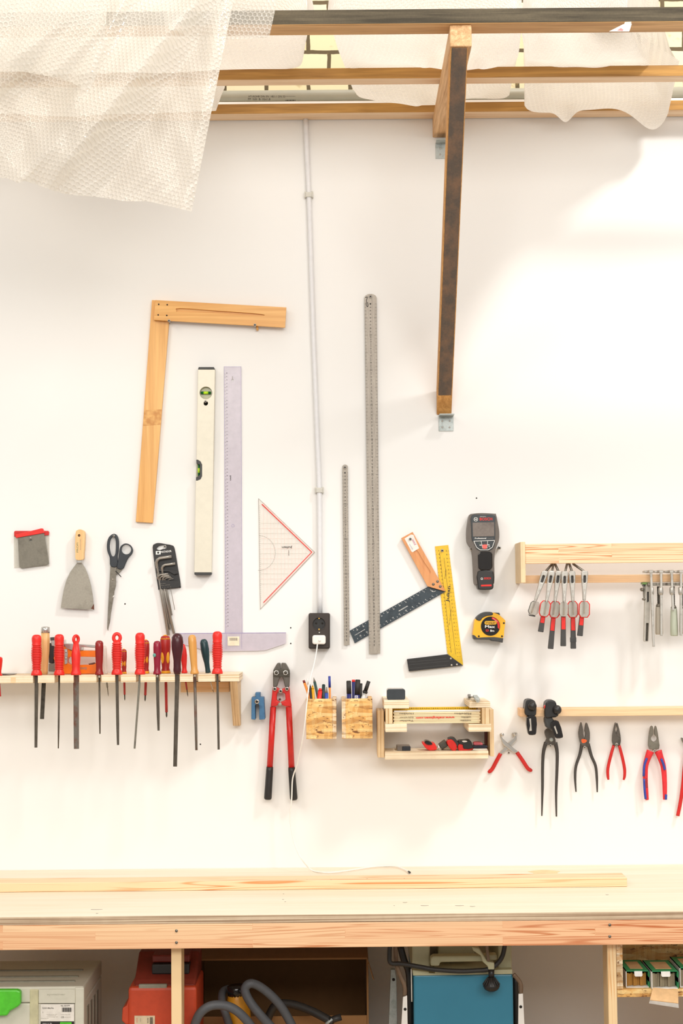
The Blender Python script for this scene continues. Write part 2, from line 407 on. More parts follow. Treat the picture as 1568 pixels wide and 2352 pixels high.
G_ = 'timbers of the overhead rack'
beam('timber_beam', 'weathered dark grey timber beam at the front of the overhead rack', DF, DR, P(784,22,DF).z-AZ, M['greytimber'], M['oldpine'], -1.6, 1.6, G_)
beam('timber_beam', 'yellow brown timber beam in the middle of the overhead rack', .352, .307, .032, M['yellowpine'], M['palepine'], -1.6, 1.6, G_)
beam('timber_beam', 'yellow brown timber beam along the wall, lowest of the rack in view', .060, .004, .031, M['yellowpine'], M['palepine'], -1.6, 1.6, G_)
# bracket: arm + brace + steel angles
ax0, ax1 = P(1033, 80, .745).x, P(1083, 80, .745).x
az0 = P(1057, 107, .745).z
t = thing('rack_bracket', 'old timber wall bracket with horizontal arm and long dark diagonal brace', 'bracket', ((ax0+ax1)/2, 0, P(1027,953,0).z))
mb = MB(); mb.box(ax0, ax1, -.745, 0, az0, AZ-.0005, M['oldpiney'], .003)
arm = mb.build('arm', t)
bx0, bx1 = P(1034,107,.735).x, P(1074,107,.735).x
zb = P(1027, 953, 0.004).z
mb = MB()
prof = [(-.742, az0-.0005), (-.004, zb), (-.004, zb+.075), (-.665, az0-.0005)]
mb.prism([(bx0, y, z) for y, z in prof], Vector((bx1-bx0,0,0)), M['oldpinez'], .002)
n = Vector((0, -(az0-zb), -.738)).normalized()
a = Vector((0,-.742,az0-.002))+n*.0012; b = Vector((0,-.004,zb+.002))+n*.0012
mb.prism([(bx0+.0025,a.y,a.z),(bx1-.0025,a.y,a.z),(bx1-.0025,b.y,b.z),(bx0+.0025,b.y,b.z)], -n*.003, M['brace'])
br = mb.build('brace', t, label='diagonal brace with dark worn face')
for (px, py, mt) in ((1052.5,128,'screw'),(1054,153,'hole')):
    r = ray(px, py); a2 = Vector((0,-.742,az0)); tt = (a2-CO).dot(n)/r.dot(n); c = CO+r*tt
    mb = MB(); mb.tube([c+n*.002, c-n*.002], .0042 if mt=='screw' else .003, M[mt], 10); mb.build('screw', br)
for (x0,y0,x1,y1,top) in ((1000,328,1042,364,'arm'),(1007,954,1041,990,'brace')):
    mb = MB(); mb.pbox(x0, y0, x1, y1, .003, 0, M['zinc'], .0006)
    zt = P((x0+x1)/2, y0, .003).z; xl, xr = P(x0,y0,.003).x, P(x1,y0,.003).x
    mb.box(xl, xr, -.045, -.003, zt-.003, zt, M['zinc'], .0006)
    for u, v in ((.25,.35),(.75,.35),(.25,.75),(.75,.75)):
        mb.disc(x0+(x1-x0)*u, y0+(y1-y0)*v, .0045, .002, 2.2, M['screw'], 8)
    mb.build('steel_angle', t)

mb = MB(); mb.plate(zz('C',(1130,186),(1215,143),(1265,141),(1250,186)), DF+.0035, DF+.0025, plain('white_film_scrap','#efece8',.4)); mb.plate(zz('C',(1178,180),(1200,165),(1216,176),(1210,184)), DF+.0038, DF+.003, plain('pale_red_print2','#e88a84',.5))
for v in (1,): mb.plate(zz('C',(1220,141),(1262,141),(1262,128),(1225,130)), DF+.0035, DF+.0005, plain('clear_tape','#d8d2c8',.3))
tag(mb.build('film_scrap'), 'small torn white film scrap with red print stuck to the front beam at upper right', 'film scrap')
# pipes behind the rack
M['greypipe'] = plain('grey_pvc_pipe', '#a9a493', .45, 0, .05, 12)
M['whitepipe'] = plain('pale_grey_conduit', '#e2e2e4', .4, 0, .02)
mb = MB(); zc = P(784, 219, -.035).z; mb.cyl((-1.7,.032,zc), (1.7,.032,zc), .0155, M['greypipe'], 20)
xq = P(660,220,-.02)
mb.text('HT-ROHR DIN EN 1451-1 DN 32', 612, 217, .0, 4, M['ink'], -.5, 86)
mb.text('PP  S20  B  32x1,8', 594, 222, .0, 3.4, M['ink'], -.5, 52)
for i in range(11): mb.quad([(654+i*2.2,216.5),(655+i*2.2+(i%3)*.4,216.5),(655+i*2.2+(i%3)*.4,224),(654+i*2.2,224)], .0, M['ink'])
# keep the print on the pipe's skin
for i in range(len(mb.v)):
    v = mb.v[i]
    if abs(v.y) < .0005: v.y = .032-math.sqrt(max(1e-9, .0158**2-min(.0157, abs(v.z-zc))**2))
tag(mb.build('pipe'), 'grey plastic pipe lying along the wall top behind the rack', 'pipe')
mb = MB(); xc = P(1484,60,-.08); mb.cyl((xc.x,.08,WT+.04),(xc.x,.08,WT+.6), .0075, M['whitepipe'], 16)
tag(mb.build('pipe'), 'thin white upright pipe on the cream bricks at top right', 'pipe')

# ------------------------------------------------------------------ bubble wrap and foam
M['bub'] = bubble('bubble_film', .0112, .66, .86, '#f6f2e9', .55)
M['bub2'] = bubble('bubble_film_small', .0112, .50, .80, '#f6f2e9', .55)
M['foam'] = bubble('foam_film', .011, .86, .95, '#fbf8f4', .68)
def sheet(name, nu, nv, fn, mat, parent=None, origin=None, flat=None):          # grid with UV in metres
    pts = [[fn(i/nu, j/nv) for i in range(nu+1)] for j in range(nv+1)]
    v = [p for r in pts for p in r]
    if parent is not None: origin = ORG[parent.name]
    if origin is None: origin = sum(v, Vector())/len(v)
    f = [(j*(nu+1)+i, j*(nu+1)+i+1, (j+1)*(nu+1)+i+1, (j+1)*(nu+1)+i) for j in range(nv) for i in range(nu)]
    me = bpy.data.meshes.new(name); me.from_pydata([p-origin for p in v], [], f)
    uvl = me.uv_layers.new(name='UVMap')
    U = [[0.0]*(nu+1) for _ in range(nv+1)]; Vv = [[0.0]*(nu+1) for _ in range(nv+1)]
    for j in range(nv+1):
        for i in range(nu+1):
            if i: U[j][i] = U[j][i-1]+(pts[j][i]-pts[j][i-1]).length
            if j: Vv[j][i] = Vv[j-1][i]+(pts[j][i]-pts[j-1][i]).length
    for p in me.polygons:
        for li in p.loop_indices:
            k = me.loops[li].vertex_index; uvl.data[li].uv = (v[k].x*math.cos(flat)-v[k].z*math.sin(flat), v[k].x*math.sin(flat)+v[k].z*math.cos(flat)) if flat is not None else (U[k//(nu+1)][k%(nu+1)], Vv[k//(nu+1)][k%(nu+1)])
    me.materials.append(mat)
    for p in me.polygons: p.use_smooth = True
    o = bpy.data.objects.new(name, me); COL.objects.link(o)
    if parent is not None: o.parent = parent
    else: o.location = origin
    ORG[o.name] = origin
    return o
def lerp2(poly, t):                                                   # poly: list of px points, param 0..1
    k = t*(len(poly)-1); i = min(int(k), len(poly)-2); f = k-i
    return (poly[i][0]*(1-f)+poly[i+1][0]*f, poly[i][1]*(1-f)+poly[i+1][1]*f)
def ridge(x, y, x0, y0, x1, y1, w, h):
    dx, dy = x1-x0, y1-y0; Ln = math.hypot(dx, dy); s = ((x-x0)*dx+(y-y0)*dy)/Ln/Ln
    q = abs((x-x0)*dy-(y-y0)*dx)/Ln
    e = 1 if 0 <= s <= 1 else math.exp(-((min(abs(s), abs(s-1))*Ln/80)**2))
    return h*e/(1+(q/w)**2)
top_e = [(-140,-60),(100,-60),(320,-60),(548,-60)]
bot_e = smooth([(-140,418),(0,408),(40,420),(60,416),(120,437),(160,447),(220,452),(290,462),(340,463),(390,474),(440,486)], 4, False)
def big(u, v):
    a = lerp2(top_e, u); b = lerp2(bot_e, u)
    x = a[0]+(b[0]-a[0])*v; y = a[1]+(b[1]-a[1])*v
    d = .83+.07*math.sin(v*2.2)
    d += ridge(x,y, 470,-20,165,355, 26,.070)+ridge(x,y, 350,90,60,400, 30,.050)+ridge(x,y, 500,60,425,480, 18,.022)
    d += ridge(x,y, 180,60,20,180, 22,.05)+ridge(x,y, 300,-40,190,190, 20,.05)-ridge(x,y, 420,150,250,420, 36,.035)
    d += .006*math.sin(x*.021+y*.013+1.3*math.sin(y*.011))+.0028*math.sin(x*.047-y*.033+2*math.sin(x*.013))+.0010*math.sin(x*.13+y*.07+3*math.sin(y*.03))
    return P(x, y, d)
o = sheet('bubble_wrap', 150, 130, big, M['bub'], flat=.35); tag(o, 'big crumpled clear bubble wrap sheet hanging from the rack at top left', 'bubble wrap', 'packing film on the rack')
def mid(u, v):
    a = lerp2([(-80,-60),(240,-60),(250,-60)], u); b = lerp2(smooth([(-80,140),(0,152),(80,170),(140,180),(195,203),(215,190),(240,110)], 4, False), u)
    x = a[0]+(b[0]-a[0])*v; y = a[1]+(b[1]-a[1])*v
    d = .97+.03*math.sin(v*2.6)+ridge(x,y,200,0,60,120,22,.03)+ridge(x,y,235,60,120,175,18,.02)+.006*math.sin(x*.06+y*.05)
    return P(x, y, d)
o = sheet('bubble_wrap', 70, 50, mid, M['bub2'], flat=-.2); tag(o, 'smaller bubble wrap flap folded over the big sheet, at the left edge', 'bubble wrap', 'packing film on the rack')
def rear(u, v):
    a = lerp2([(380,-60),(650,-60)], u); b = lerp2([(380,60),(450,92),(560,90),(618,86)], u)
    x = a[0]+(b[0]-a[0])*v; y = a[1]+(b[1]-a[1])*v
    return P(x, y, .775+.02*math.sin(v*2.2)+.004*math.sin(x*.05+y*.04))
o = sheet('bubble_wrap', 50, 30, rear, M['bub2'], flat=.1); tag(o, 'clear bubble wrap end lapping over the dark front beam beside the big sheet', 'bubble wrap', 'packing film on the rack')
# bundles lying on the beams: closed lumps with a lower skin sagging between the timbers
def bundle(label, left, right, sags, d0, d1, top, seed, nx=60, nd=44, mat='foam'):
    """left/right: photo x of the bundle's ends as functions of depth; sags: list of (depth, half width, drop)"""
    rnd = random.Random(seed); ph = [rnd.uniform(0, 6) for _ in range(6)]
    zt = AZ+.036
    def fn(u, v):
        # v runs round the cross-section: 0..0.6 lower skin front to back, 0.6..1 back over the top to the front
        if v <= .6:
            q = v/.6; d = d0+(d1-d0)*q
            z = zt
            for (ds, w, dr) in sags:
                dd = dr(u) if callable(dr) else dr
                z -= dd*math.exp(-((d-ds)/w)**2)
            z += .004*math.sin(9*u+ph[0]+6*q)+.002*math.sin(19*u+ph[1]-9*q)
            x_ = left(d)+(right(d)-left(d))*u; k_ = min(1, max(0, (abs(x_-(ax0+ax1)/2)-.034)/.05)); k_ = k_*k_*(3-2*k_)
            z = max(z, AZ+.003)*(1-k_)+z*k_
        else:
            q = (v-.6)/.4; d = d1+(d0-d1)*q
            z = zt+top*math.sin(PI*q)**.5+.02*math.sin(9*u+ph[2])*math.sin(PI*q)
        xa, xb = left(d), right(d)
        sh = max(0, 1-abs(2*u-1)**16)**.125; dm = (d0+d1)/2; zc = zt+top*.18
        return Vector((xa+(xb-xa)*u, -(dm+(d-dm)*(.5+.5*sh)), zc+(z-zc)*sh))
    o = sheet('foam_bundle', nx, nd, fn, M[mat]); tag(o, label, 'foam wrap', 'packing film on the rack')
    # close the two ends
    me = o.data; bm = bmesh.new(); bm.from_mesh(me)
    bmesh.ops.remove_doubles(bm, verts=bm.verts, dist=1e-5)
    bmesh.ops.holes_fill(bm, edges=[e for e in bm.edges if e.is_boundary], sides=0)
    bmesh.ops.recalc_face_normals(bm, faces=bm.faces); bm.to_mesh(me); bm.free()
    return o
def X(px, py, d): return P(px, py, d).x
def ends(a, b):                              # linear in depth between two photo points
    (pa, da), (pb, db) = a, b; xa, xb = X(*pa, da), X(*pb, db)
    return lambda d: xa+(xb-xa)*(d-da)/(db-da)
bundle('white foam wrap bundle sagging between the beams left of the bracket arm', ends(((806,240),.15),((757,90),.6)), ends(((1178,215),.15),((1205,110),.6)),
   [(.19,.09, lambda u: .052*math.sin(PI*min(1,u*1.15+.02))**.6 if u < .85 else .01), (.50,.10, lambda u: .010+.058*math.exp(-((u-.62)/.34)**2))], .665, .066, .34, 3)
bundle('white bubble wrap bundle drooping over the rear beam right of the bracket arm', ends(((1198,215),.15),((1208,110),.6)), ends(((1527,225),.15),((1458,95),.62)),
   [(.10,.06, lambda u: .03+.055*math.exp(-((u-.9)/.13)**2)+.034*math.exp(-((u-.30)/.06)**2)), (.19,.10,.035), (.50,.10, .03)], .665, .066, .30, 5)
bundle('white foam roll lying on the rack beside the hanging bubble wrap', ends(((-160,240),.15),((-160,90),.6)), ends(((700,130),.36),((716,90),.6)),
   [(.50,.12, .050)], .665, .365, .36, 8)
bundle('small white foam tip poking out above the wall beam behind the big sheet', ends(((-150,230),.15),((-150,200),.29)), ends(((518,225),.15),((516,200),.29)),
   [(.16,.07, .062)], .29, .066, .12, 9, 30, 30)
# ------------------------------------------------------------------ workbench
BT = P(784, 1992, 0).z
BD = -PZ(784, 2100, BT).y
zr0 = P(784, 2114+4, BD).z; zr1 = P(784, 2176, BD).z
M['benchtop'] = wood('pale_bench_ply', '#eee0cc', '#e6d5ba', 'X', 1.0, .5, .5, .12)
M['benchedge'] = plyedge('bench_ply_edge', 'Z', '#d9c3a6', '#a08468', 520)
M['redpine'] = grainy('striped_pine_batten', '#f1d0a6', '#d9935a', 'X', 55)
M['rail'] = glued('bench_rail_pine', '#f4d0a4', '#e8b084', '#d49668', .6, .0212, .5, zr1)
bx0, bx1 = -1.7, 1.7
t = thing('workbench', 'long plywood topped workbench with pine front rail along the white wall', 'workbench', (0, -BD/2, 0))
mb = MB(); mb.box(bx0, bx1, -BD+.002, -.001, zr0, BT, M['benchtop'])
mb.box(bx0, bx1, -BD, -BD+.004, zr0+.0003, BT-.0004, M['benchedge'])
rr = random.Random(4)
for px, py in ((1232,2003),(1262,2004),(1000,2081),(1058,2078)):      # pencil marks and a stain on the top
    pass
stain = PZ(1250, 2003, BT); 
mb.prism([(stain.x+.042*math.cos(a)*(1+.15*math.sin(5*a)), stain.y+.035*math.sin(a), BT+.0002) for a in [2*PI*i/18 for i in range(18)]], Vector((0,0,-.0001)), plain('varnish_stain', '#ecc894', .5))
for (px, py, w) in ((222,2089,26),(446//2,2098,5),(1394,2055,7),(905,2080,3),(930,2073,10),(975,2080,18),(1055,2080,20),(1085,2082,12),(650,2066,4),(651,2053,3),(655,2071,3),(740,2022,2)):
    c = PZ(px, py, BT); k = 3.9/3600
    mb.prism([(c.x-w*k/2,c.y-.002,BT+.0003),(c.x,c.y-.004,BT+.0003),(c.x+w*k/2,c.y-.001,BT+.0003),(c.x+w*k/2,c.y+.002,BT+.0003),(c.x,c.y+.001,BT+.0003),(c.x-w*k/2,c.y+.003,BT+.0003)], Vector((0,0,-.0002)), M['greyink'])
mb.build('bench_top', t)
mb = MB(); mb.box(bx0, bx1, -BD+.0004, -BD+.034, zr1, zr0-.0006, M['rail'], .0015)
rail = mb.build('front_rail', t)
for px, py in ((405,2138),(405,2165),(1400,2124.5),(1400,2151)):
    mb = MB(); mb.disc(px, py, BD+.0012, BD-.002, 3.2, M['oldsteel'], 10); mb.build('screw', rail)
M['legpine'] = grainy('leg_pine', '#f3d3a2', '#d99a58', 'Z', 60)
for (xa, xb) in ((393,416.5),(1395.5,1416)):
    mb = MB(); xl, xr = X(xa,2250,BD-.036), X(xb,2250,BD-.036)
    mb.box(xl, xr, -BD+.036, -BD+.106, 0, zr0-.001, M['legpine'], .0015); mb.build('leg', t)
for sx in (-1.66, 1.6):
    mb = MB(); mb.box(sx, sx+.06, -BD+.036, -.03, 0, zr0-.001, M['legpine'], .0015); mb.build('leg', t)
LS = .36
mb = MB(); mb.box(bx0, bx1, -BD+.036, -.03, LS-.02, LS, M['osb'], .001); mb.build('lower_shelf', t)
# batten lying on the bench
p = PZ(0, 2050, BT); q = PZ(1440, 2037, BT)
h = .0235
dirv = (q-p).normalized(); nrm = Vector((-dirv.y, dirv.x, 0))
p0 = p-dirv*.5
mb = MB(); mb.prism([p0+Vector((0,0,.0004)), q+Vector((0,0,.0004)), q+nrm*.075+Vector((0,0,.0004)), p0+nrm*.075+Vector((0,0,.0004))], Vector((0,0,h)), M['redpine'], .0015)
for px, py in ((843,2018.6),(928,2018),(680,2021),(705,2020),(760,2021)):
    c = PZ(px, py, BT+h); mb.tube([c+Vector((0,0,.0004)), c-Vector((0,0,.001))], .0018, M['hole'], 8)
tag(mb.build('wooden_batten'), 'long flat pine batten lying on the workbench top', 'batten')

# ------------------------------------------------------------------ conduit, socket, charger cable
ctr = [(701.5,270),(705,360),(709,446),(714,600),(719,760),(724.5,900),(729,1020),(733,1125),(734,1250),(734.5,1412)]
t = thing('conduit', 'thin pale conduit pipe running down the wall to the socket', 'conduit', P(734,1410,.0))
mb = MB(); mb.tube([P(x,y,.011) for x,y in smooth(ctr, 3, False)], .0073, M['whitepipe'], 14); mb.build('pipe', t)
M['clip'] = plain('grey_clip', '#cfccc2', .5)
for cx, cy in ((709,446),(733,1125)):
    mb = MB(); mb.pbox(cx-10,cy-7,cx-5.5,cy+7,.016,0,M['clip'],.001); mb.pbox(cx+5.5,cy-7,cx+10,cy+7,.016,0,M['clip'],.001)
    mb.pbox(cx-7,cy-5,cx+7,cy+6,.0205,.0183,M['clip'],.0008); mb.pbox(cx-10,cy-6,cx+10,cy+6,.003,0,M['clip'],.0008)
    mb.build('pipe_clip', t)
M['sock'] = plain('dark_brown_bakelite', '#3a312c', .3, 0, .05); M['brass'] = plain('brass_contact', '#e0b05a', .3, .8)
t = thing('wall_socket', 'black surface mounted double wall socket under the conduit', 'socket', P(733,1490,0))
mb = MB(); mb.plate(rrect(708.3,1408,757.5,1490.5,4), .034, 0, M['sock'], .003); mb.build('back_box', t)
mb = MB(); hole = circ(732.3,1433,14.2,28)
mb.plate(rrect(711,1411,754.7,1487.5,4), .042, .0345, M['sock'], .002, [hole])
mb.plate(circ(732.3,1433,14.0,28), .0350, .0340, M['black'])
for px, py in ((726,1431.7),(740,1431.7)): mb.disc(px, py, .0354, .034, 2.4, M['hole'], 10)
for py in (1419.5,1446): mb.pbox(731,py-2.2,734,py+2.2,.0415,.036,M['brass'])
mb.plate(circ(732.3,1433,15.6,28), .0432, .042, M['sock'], .0005, [circ(732.3,1433,14.2,28)])
mb.disc(733,1453,.0432,.04,1.8,M['screw'],8)
mb.build('cover', t)
t = thing('charger_cable', 'white plug and thin white cable hanging from the socket to the bench', 'cable', P(732,1480,.06))
mb = MB(); mb.plate(rrect(717,1459,747.6,1480,5), .066, .0425, M['white'], .004)
mb.disc(734,1471,.068,.06,3,M['white'],10); mb.build('plug', t)
cp = [(729,1477,.062),(726,1500,.070),(720,1530,.085),(713,1556,.105),(708,1585,.135),(704,1620,.145),(700,1660,.145),(695,1695,.13),(688,1730,.10),(681,1760,.075),(675,1776,.062),(671,1795,.058),(669.5,1836,.055),(666,1868,.05),(668,1900,.05),(677,1940,.06),(692,1972,.09)]
pts = [P(*c) for c in cp]
pts += [PZ(x, y, BT+.0042) for x, y in ((715,1998),(740,2003.5),(772,2003),(815,1997),(860,1990.5),(900,1989),(922,1994),(938,2002))]
sp = [Vector(v) for v in smooth([tuple(v) for v in pts], 5, False)]
mb = MB(); mb.tube(sp, .0019, M['white'], 8); mb.build('cord', t)
mb = MB(); e = PZ(941,2004,BT+.0045); mb.tube([sp[-1], e], .0028, M['char'], 8); mb.build('connector', t, label='small dark plug at the end of the cord')

# ------------------------------------------------------------------ hanging measuring tools, left
def screw(mb, px, py, d, r=3.2, back=0):
    mb.disc(px, py, d, back, r*.55, M['screw'], 8); mb.disc(px, py, d, d-.0022, r, M['screw'], 12); mb.disc(px, py, d+.0003, d, r*.4, M['hole'], 6)
def wallscrew(px, py, d, label, r=3.2):
    mb = MB(); screw(mb, px, py, d, r); tag(mb.build('screw'), label, 'screw', 'screws in the wall')
M['sqwood'] = wood('honey_beech', '#ecb76c', '#d6964a', 'X', 1.5, .4, .6, .25)
M['sqwoodz'] = wood('honey_beech_blade', '#efba70', '#d69a50', 'Z', 1.5, .4, .6, .25)
t = thing('carpenter_square', 'large honey coloured wooden carpenter square hanging above the spirit level', 'square', P(350,1200,0))
mb = MB(); mb.plate(zz('E',(196,97),(335,103),(326,268),(202,1805),(72,1797)), .012, .001, M['sqwoodz'], .001); 
mb.plate(zz('E',(135,940),(272,935),(264,1052),(128,1062)), .01225, .0115, stained('end_grain_figure','#e9b468','#c98a42',.45,0,55,.42,.62)); mb.build('blade', t)
mb = MB(); slot = smooth(zz('E',(385,178),(410,160),(700,180),(960,198),(1060,212),(960,214),(700,198),(415,187)), 3)
out = zz('E',(222,97),(1226,153),(1216,308),(210,250))
mb.plate(out, .026, .020, M['sqwood'], .0008, [slot]); mb.plate(zz('E',(224,99),(1224,155),(1214,306),(212,248)), .0205, .0125, M['sqwood'])
for p in ((248,130),(313,133),(244,211),(310,215)): mb.disc(*z1('E',*p), .0264, .02, 1.9, M['hole'], 8)
mb.build('stock', t)
wallscrew(*z1('E',327,256), .034, 'screw in the inner corner of the big wooden square')
wallscrew(*z1('E',985,288), .034, 'screw under the free end of the big wooden square')
mb = MB(); a, b = z1('E',1000,290), z1('E',1005,330); mb.tube([P(*a,.01), P(*b,.01)], .0035, M['sqwood'], 10)
tag(mb.build('wooden_peg'), 'small wooden peg in the wall under the big wooden square', 'peg')

M['levelbody'] = plain('silver_beige_aluminium', '#d9d3c2', .4, .15, .02); M['vial'] = plain('lime_vial_liquid', '#b6e01c', .15)
M['vialdark'] = plain('dark_green_vial', '#12682a', .2); M['olive'] = plain('clear_vial_block', '#a9a683', .25)
t = thing('spirit_level', 'aluminium spirit level with two green vials and black end caps', 'spirit level', P(466,1320,0))
body = [(454.6,848.5),(493.6,848.5),(485.5,1314.8),(446,1314.8)]
hc = z1('F',304,516); hb = z1('F',302,687)
notch = zz('F',(130,1612),(170,1612),(215,1640),(240,1690),(240,1880),(215,1930),(165,1950),(130,1950))
mb = MB()
bod = [(454.6,848.5),(493.6,848.5),(485.5,1314.8),(446,1314.8),(449.4,1103.6)]+[z1('F',165,1950),z1('F',215,1930),z1('F',240,1880),z1('F',240,1690),z1('F',215,1640),z1('F',170,1612)]+[(451,1056.1)]
mb.plate(bod, .024, .001, M['levelbody'], .0008, [circ(*hc,14.2,28), circ(*hb,5.0,16)]); mb.build('body', t)
mb = MB(); mb.plate([(456,843),(491,843),(493.6,848.5),(454.4,848.5)], .025, .0, M['char'], .0008); mb.build('end_cap', t)
mb = MB(); mb.plate([(446,1315),(485.6,1315),(485,1319),(482,1321),(449,1321),(446,1319)], .025, .0, M['char'], .0008); mb.build('end_cap', t)
mb = MB(); mb.plate(circ(*hc,14.1,28), .012, .006, M['olive']); mb.disc(*hb,.004,.002,4.9,M['black'],14)
y = hc[1]; mb.tube([P(hc[0]-11.5,y,.016),P(hc[0]+11.5,y,.016)], .0040, M['vialdark'], 14); mb.tube([P(hc[0]-5,y,.0163),P(hc[0]+5.5,y,.0163)], .0042, M['vial'], 14)
mb.build('round_vial', t)
mb = MB(); ring = zz('F',(146,1612),(170,1612),(215,1640),(240,1690),(240,1880),(215,1930),(165,1950),(142,1950),(142,1900),(165,1890),(205,1860),(205,1690),(175,1675),(150,1672))
mb.plate(ring, .0245, .002, M['char']); x = z1('F',196,0)[0]
ya, yb, yc, yd = [z1('F',0,v)[1] for v in (1690,1750,1825,1875)]
mb.tube([P(x-.2,ya,.014),P(x-.6,yd,.014)], .0036, M['vialdark'], 12); mb.tube([P(x-.2,yb,.0142),P(x-.4,yc,.0142)], .0039, M['vial'], 12)
mb.plate(zz('F',(152,1672),(206,1672),(206,1890),(146,1890)), .006, .003, M['olive']); mb.build('side_vial', t)
wallscrew(*z1('F',298,655), .028, 'screw holding the spirit level through its round hole', 2.8)

M['violet'] = clearmat('violet_tinted_acrylic', '#dbd3de', .62); M['violetedge'] = plain('violet_edge', '#a59bbd', .3)
t = thing('tee_square', 'transparent violet tee square with long blade hanging beside the spirit level', 'tee square', P(536,1494,0))
mb = MB(); mb.plate([(514.5,842),(553.5,842),(556.5,1491),(517.5,1491)], .004, .001, M['violet'], .0004, [circ(533.8,873,2.6,12)])
for i in range(78):
    y = 857+i*7.85
    if y > 1440: break
    x = 520.6+i*.037
    mb.text(str((78-i) % 10), x, y, .0043, 3.0, M['ink'], 90)
    mb.line((515.6+i*.036,y+2),(518.2+i*.036,y+2),.7,.0043,M['greyink'])
mb.line((514.8,842),(517.8,1491),1.0,.0043,M['violetedge']); mb.line((553.2,842),(556.2,1491),.9,.0043,M['violetedge']); mb.line((514.5,842.6),(553.5,842.6),1.0,.0043,M['violetedge'])
mb.text('rumold', 528.8, 1098, .0043, 3.6, M['ink'], 90, 12, True)
mb.line((533.8,864),(533.8,871),.9,.0043,M['greyink'])
for c in ((534.8,1207.5),): mb.plate(circ(*c,3.4,14), .0044, .004, M['violetedge'], 0, [circ(*c,2.7,14)])
mb.build('blade', t)
mb = MB(); head = [(404,1454.5),(656.5,1452.5),(656.5,1478),(610,1493.5),(590,1495),(480,1496.5),(430,1482),(404,1479)]
mb.plate(head, .0075, .0042, M['violet'], .0004)
mb.line((404,1455.2),(656.5,1453.4),1.8,.0077,M['violetedge'])
mb.pbox(523,1462,549.5,1483,.0082,.0074,plain('price_sticker','#f0e4c8',.6))
for i in range(9): mb.pbox(527+i*2.1,1465,528.2+i*2.1+(i%2)*.4,1471.5,.0084,.008,M['greyink'])
for x in (519.5,554.5): mb.line((x,1455),(x+.4,1491),.6,.0077,M['violetedge'])
mb.build('head', t)

M['geo'] = clearmat('clear_acrylic', '#f4eee4', .2); M['faint'] = plain('faint_grid_print', '#c4bdb0', .6); M['pinkink'] = plain('pale_red_print', '#f3cfc6', .6)
t = thing('set_square', 'transparent geometry set square with red lines beside the conduit', 'set square', P(640,1398,0))
tri = [(593.5,1145),(722.5,1268.5),(597.5,1399.5)]
mb = MB(); mb.plate(tri, .003, .0005, M['geo'], .0003)
d = .0033
mb.line(z1('G',835,130), z1('G',1364,637), 2.0, d, M['redink']); mb.line(z1('G',1364,637), z1('G',852,1172), 1.7, d, M['redink'])
for a, b in ((0,1),(1,2),(2,0)): mb.line(tri[a], tri[b], .8, d, M['greyink'])
mb.quad([z1('G',*p) for p in ((850,110),(1385,640),(1370,640),(842,128))], .0032, M['pinkink'])
mb.quad([z1('G',*p) for p in ((1385,640),(865,1195),(858,1180),(1370,640))], .0032, M['pinkink'])
for i in range(-6, 7):                       # fine grid
    y = 1271.5+i*12.6*.92; x1 = 712-abs(y-1270)*.98-4
    if x1 > 602: mb.line((596.8,y),(x1,y),.5,d,M['faint'] if i % 2 == 0 else M['pinkink'])
for i in range(1, 14):
    x = 597+i*8.1; hh = (712-x)*.98
    mb.line((x,1270-hh*.98),(x,1270+hh*.98),.4,d,M['pinkink'])
for i in range(0, 24):
    a0 = math.radians(-88+i*7.6); a1 = a0+math.radians(6)
    mb.line((594+38*math.cos(a0),1270+40*math.sin(a0)),(594+38*math.cos(a1),1270+40*math.sin(a1)),.6,d,M['greyink'])
for i in range(46): mb.line((594+i*.07,1162+i*4.8),(597+i*.07,1162+i*4.8),.4,d,M['greyink'])
mb.text('Julian', *z1('G',1103,584), d, 6.0, M['ink'], 180, 24, True); mb.text('aristo', *z1('G',1119,645), d, 2.0, M['ink'], 90, 12.5, True)
mb.build('plate', t)

# ------------------------------------------------------------------ steel rulers
def ruler(label, tl, tr, br_, bl, rad, d, n, step, hole, digs, extra=None):
    t = thing('steel_ruler', label, 'ruler', P(*bl, 0), 'steel rulers on the wall')
    tl, tr, br_, bl = map(Vector, (tl,tr,br_,bl)); top = (tl+tr)/2; w = (tr-tl).length/2
    out = [tuple(bl), tuple(br_), tuple(tr+Vector((0,rad)))]
    ax = (tr-tl).normalized(); ay = Vector((-ax.y, ax.x))
    for i in range(1, 9):
        a = PI*i/9; out.append(tuple(top+ax*w*math.cos(a)+ay*(rad-rad*math.sin(a))))
    out.append(tuple(tl+Vector((0,rad))))
    mb = MB(); mb.plate(out, d, d-.0012, M['steel'], 0, [circ(*hole, 2.6, 12)])
    Lh = (bl-tl).length
    for i in range(n):
        f = (rad+14+i*step)/Lh
        if f > .985: break
        c = top.lerp((bl+br_)/2, f); l = tl.lerp(bl, f); r = tr.lerp(br_, f)
        mb.text(str(i+1) if i < 9 else str((i+1)), c.x-.5, c.y, d+.0003, 3.2 if (i+1)%10 else 5, M['ink'], 90, 3.6 if i < 9 else 5.4)
        k = .38 if (i+1)%5 == 0 else .24
        mb.line(l, l.lerp(r, k*.6), .55, d+.0003, M['ink']); mb.line(r, r.lerp(l, k*.6), .55, d+.0003, M['ink'])
        for j in (1,2,3):
            ff = f+j*step/4/Lh
            if ff < .99:
                l2 = tl.lerp(bl, ff); r2 = tr.lerp(br_, ff); mb.line(l2, l2.lerp(r2,.07), .35, d+.0003, M['greyink']); mb.line(r2, r2.lerp(l2,.07), .35, d+.0003, M['greyink'])
    if extra: extra(mb)
    mb.build('blade', t)
    mb = MB(); screw(mb, *hole, d+.004, 3.4); tag(mb.build('screw'), 'screw at the top of the '+('long' if n > 60 else 'short')+' steel ruler', 'screw', 'screws in the wall')
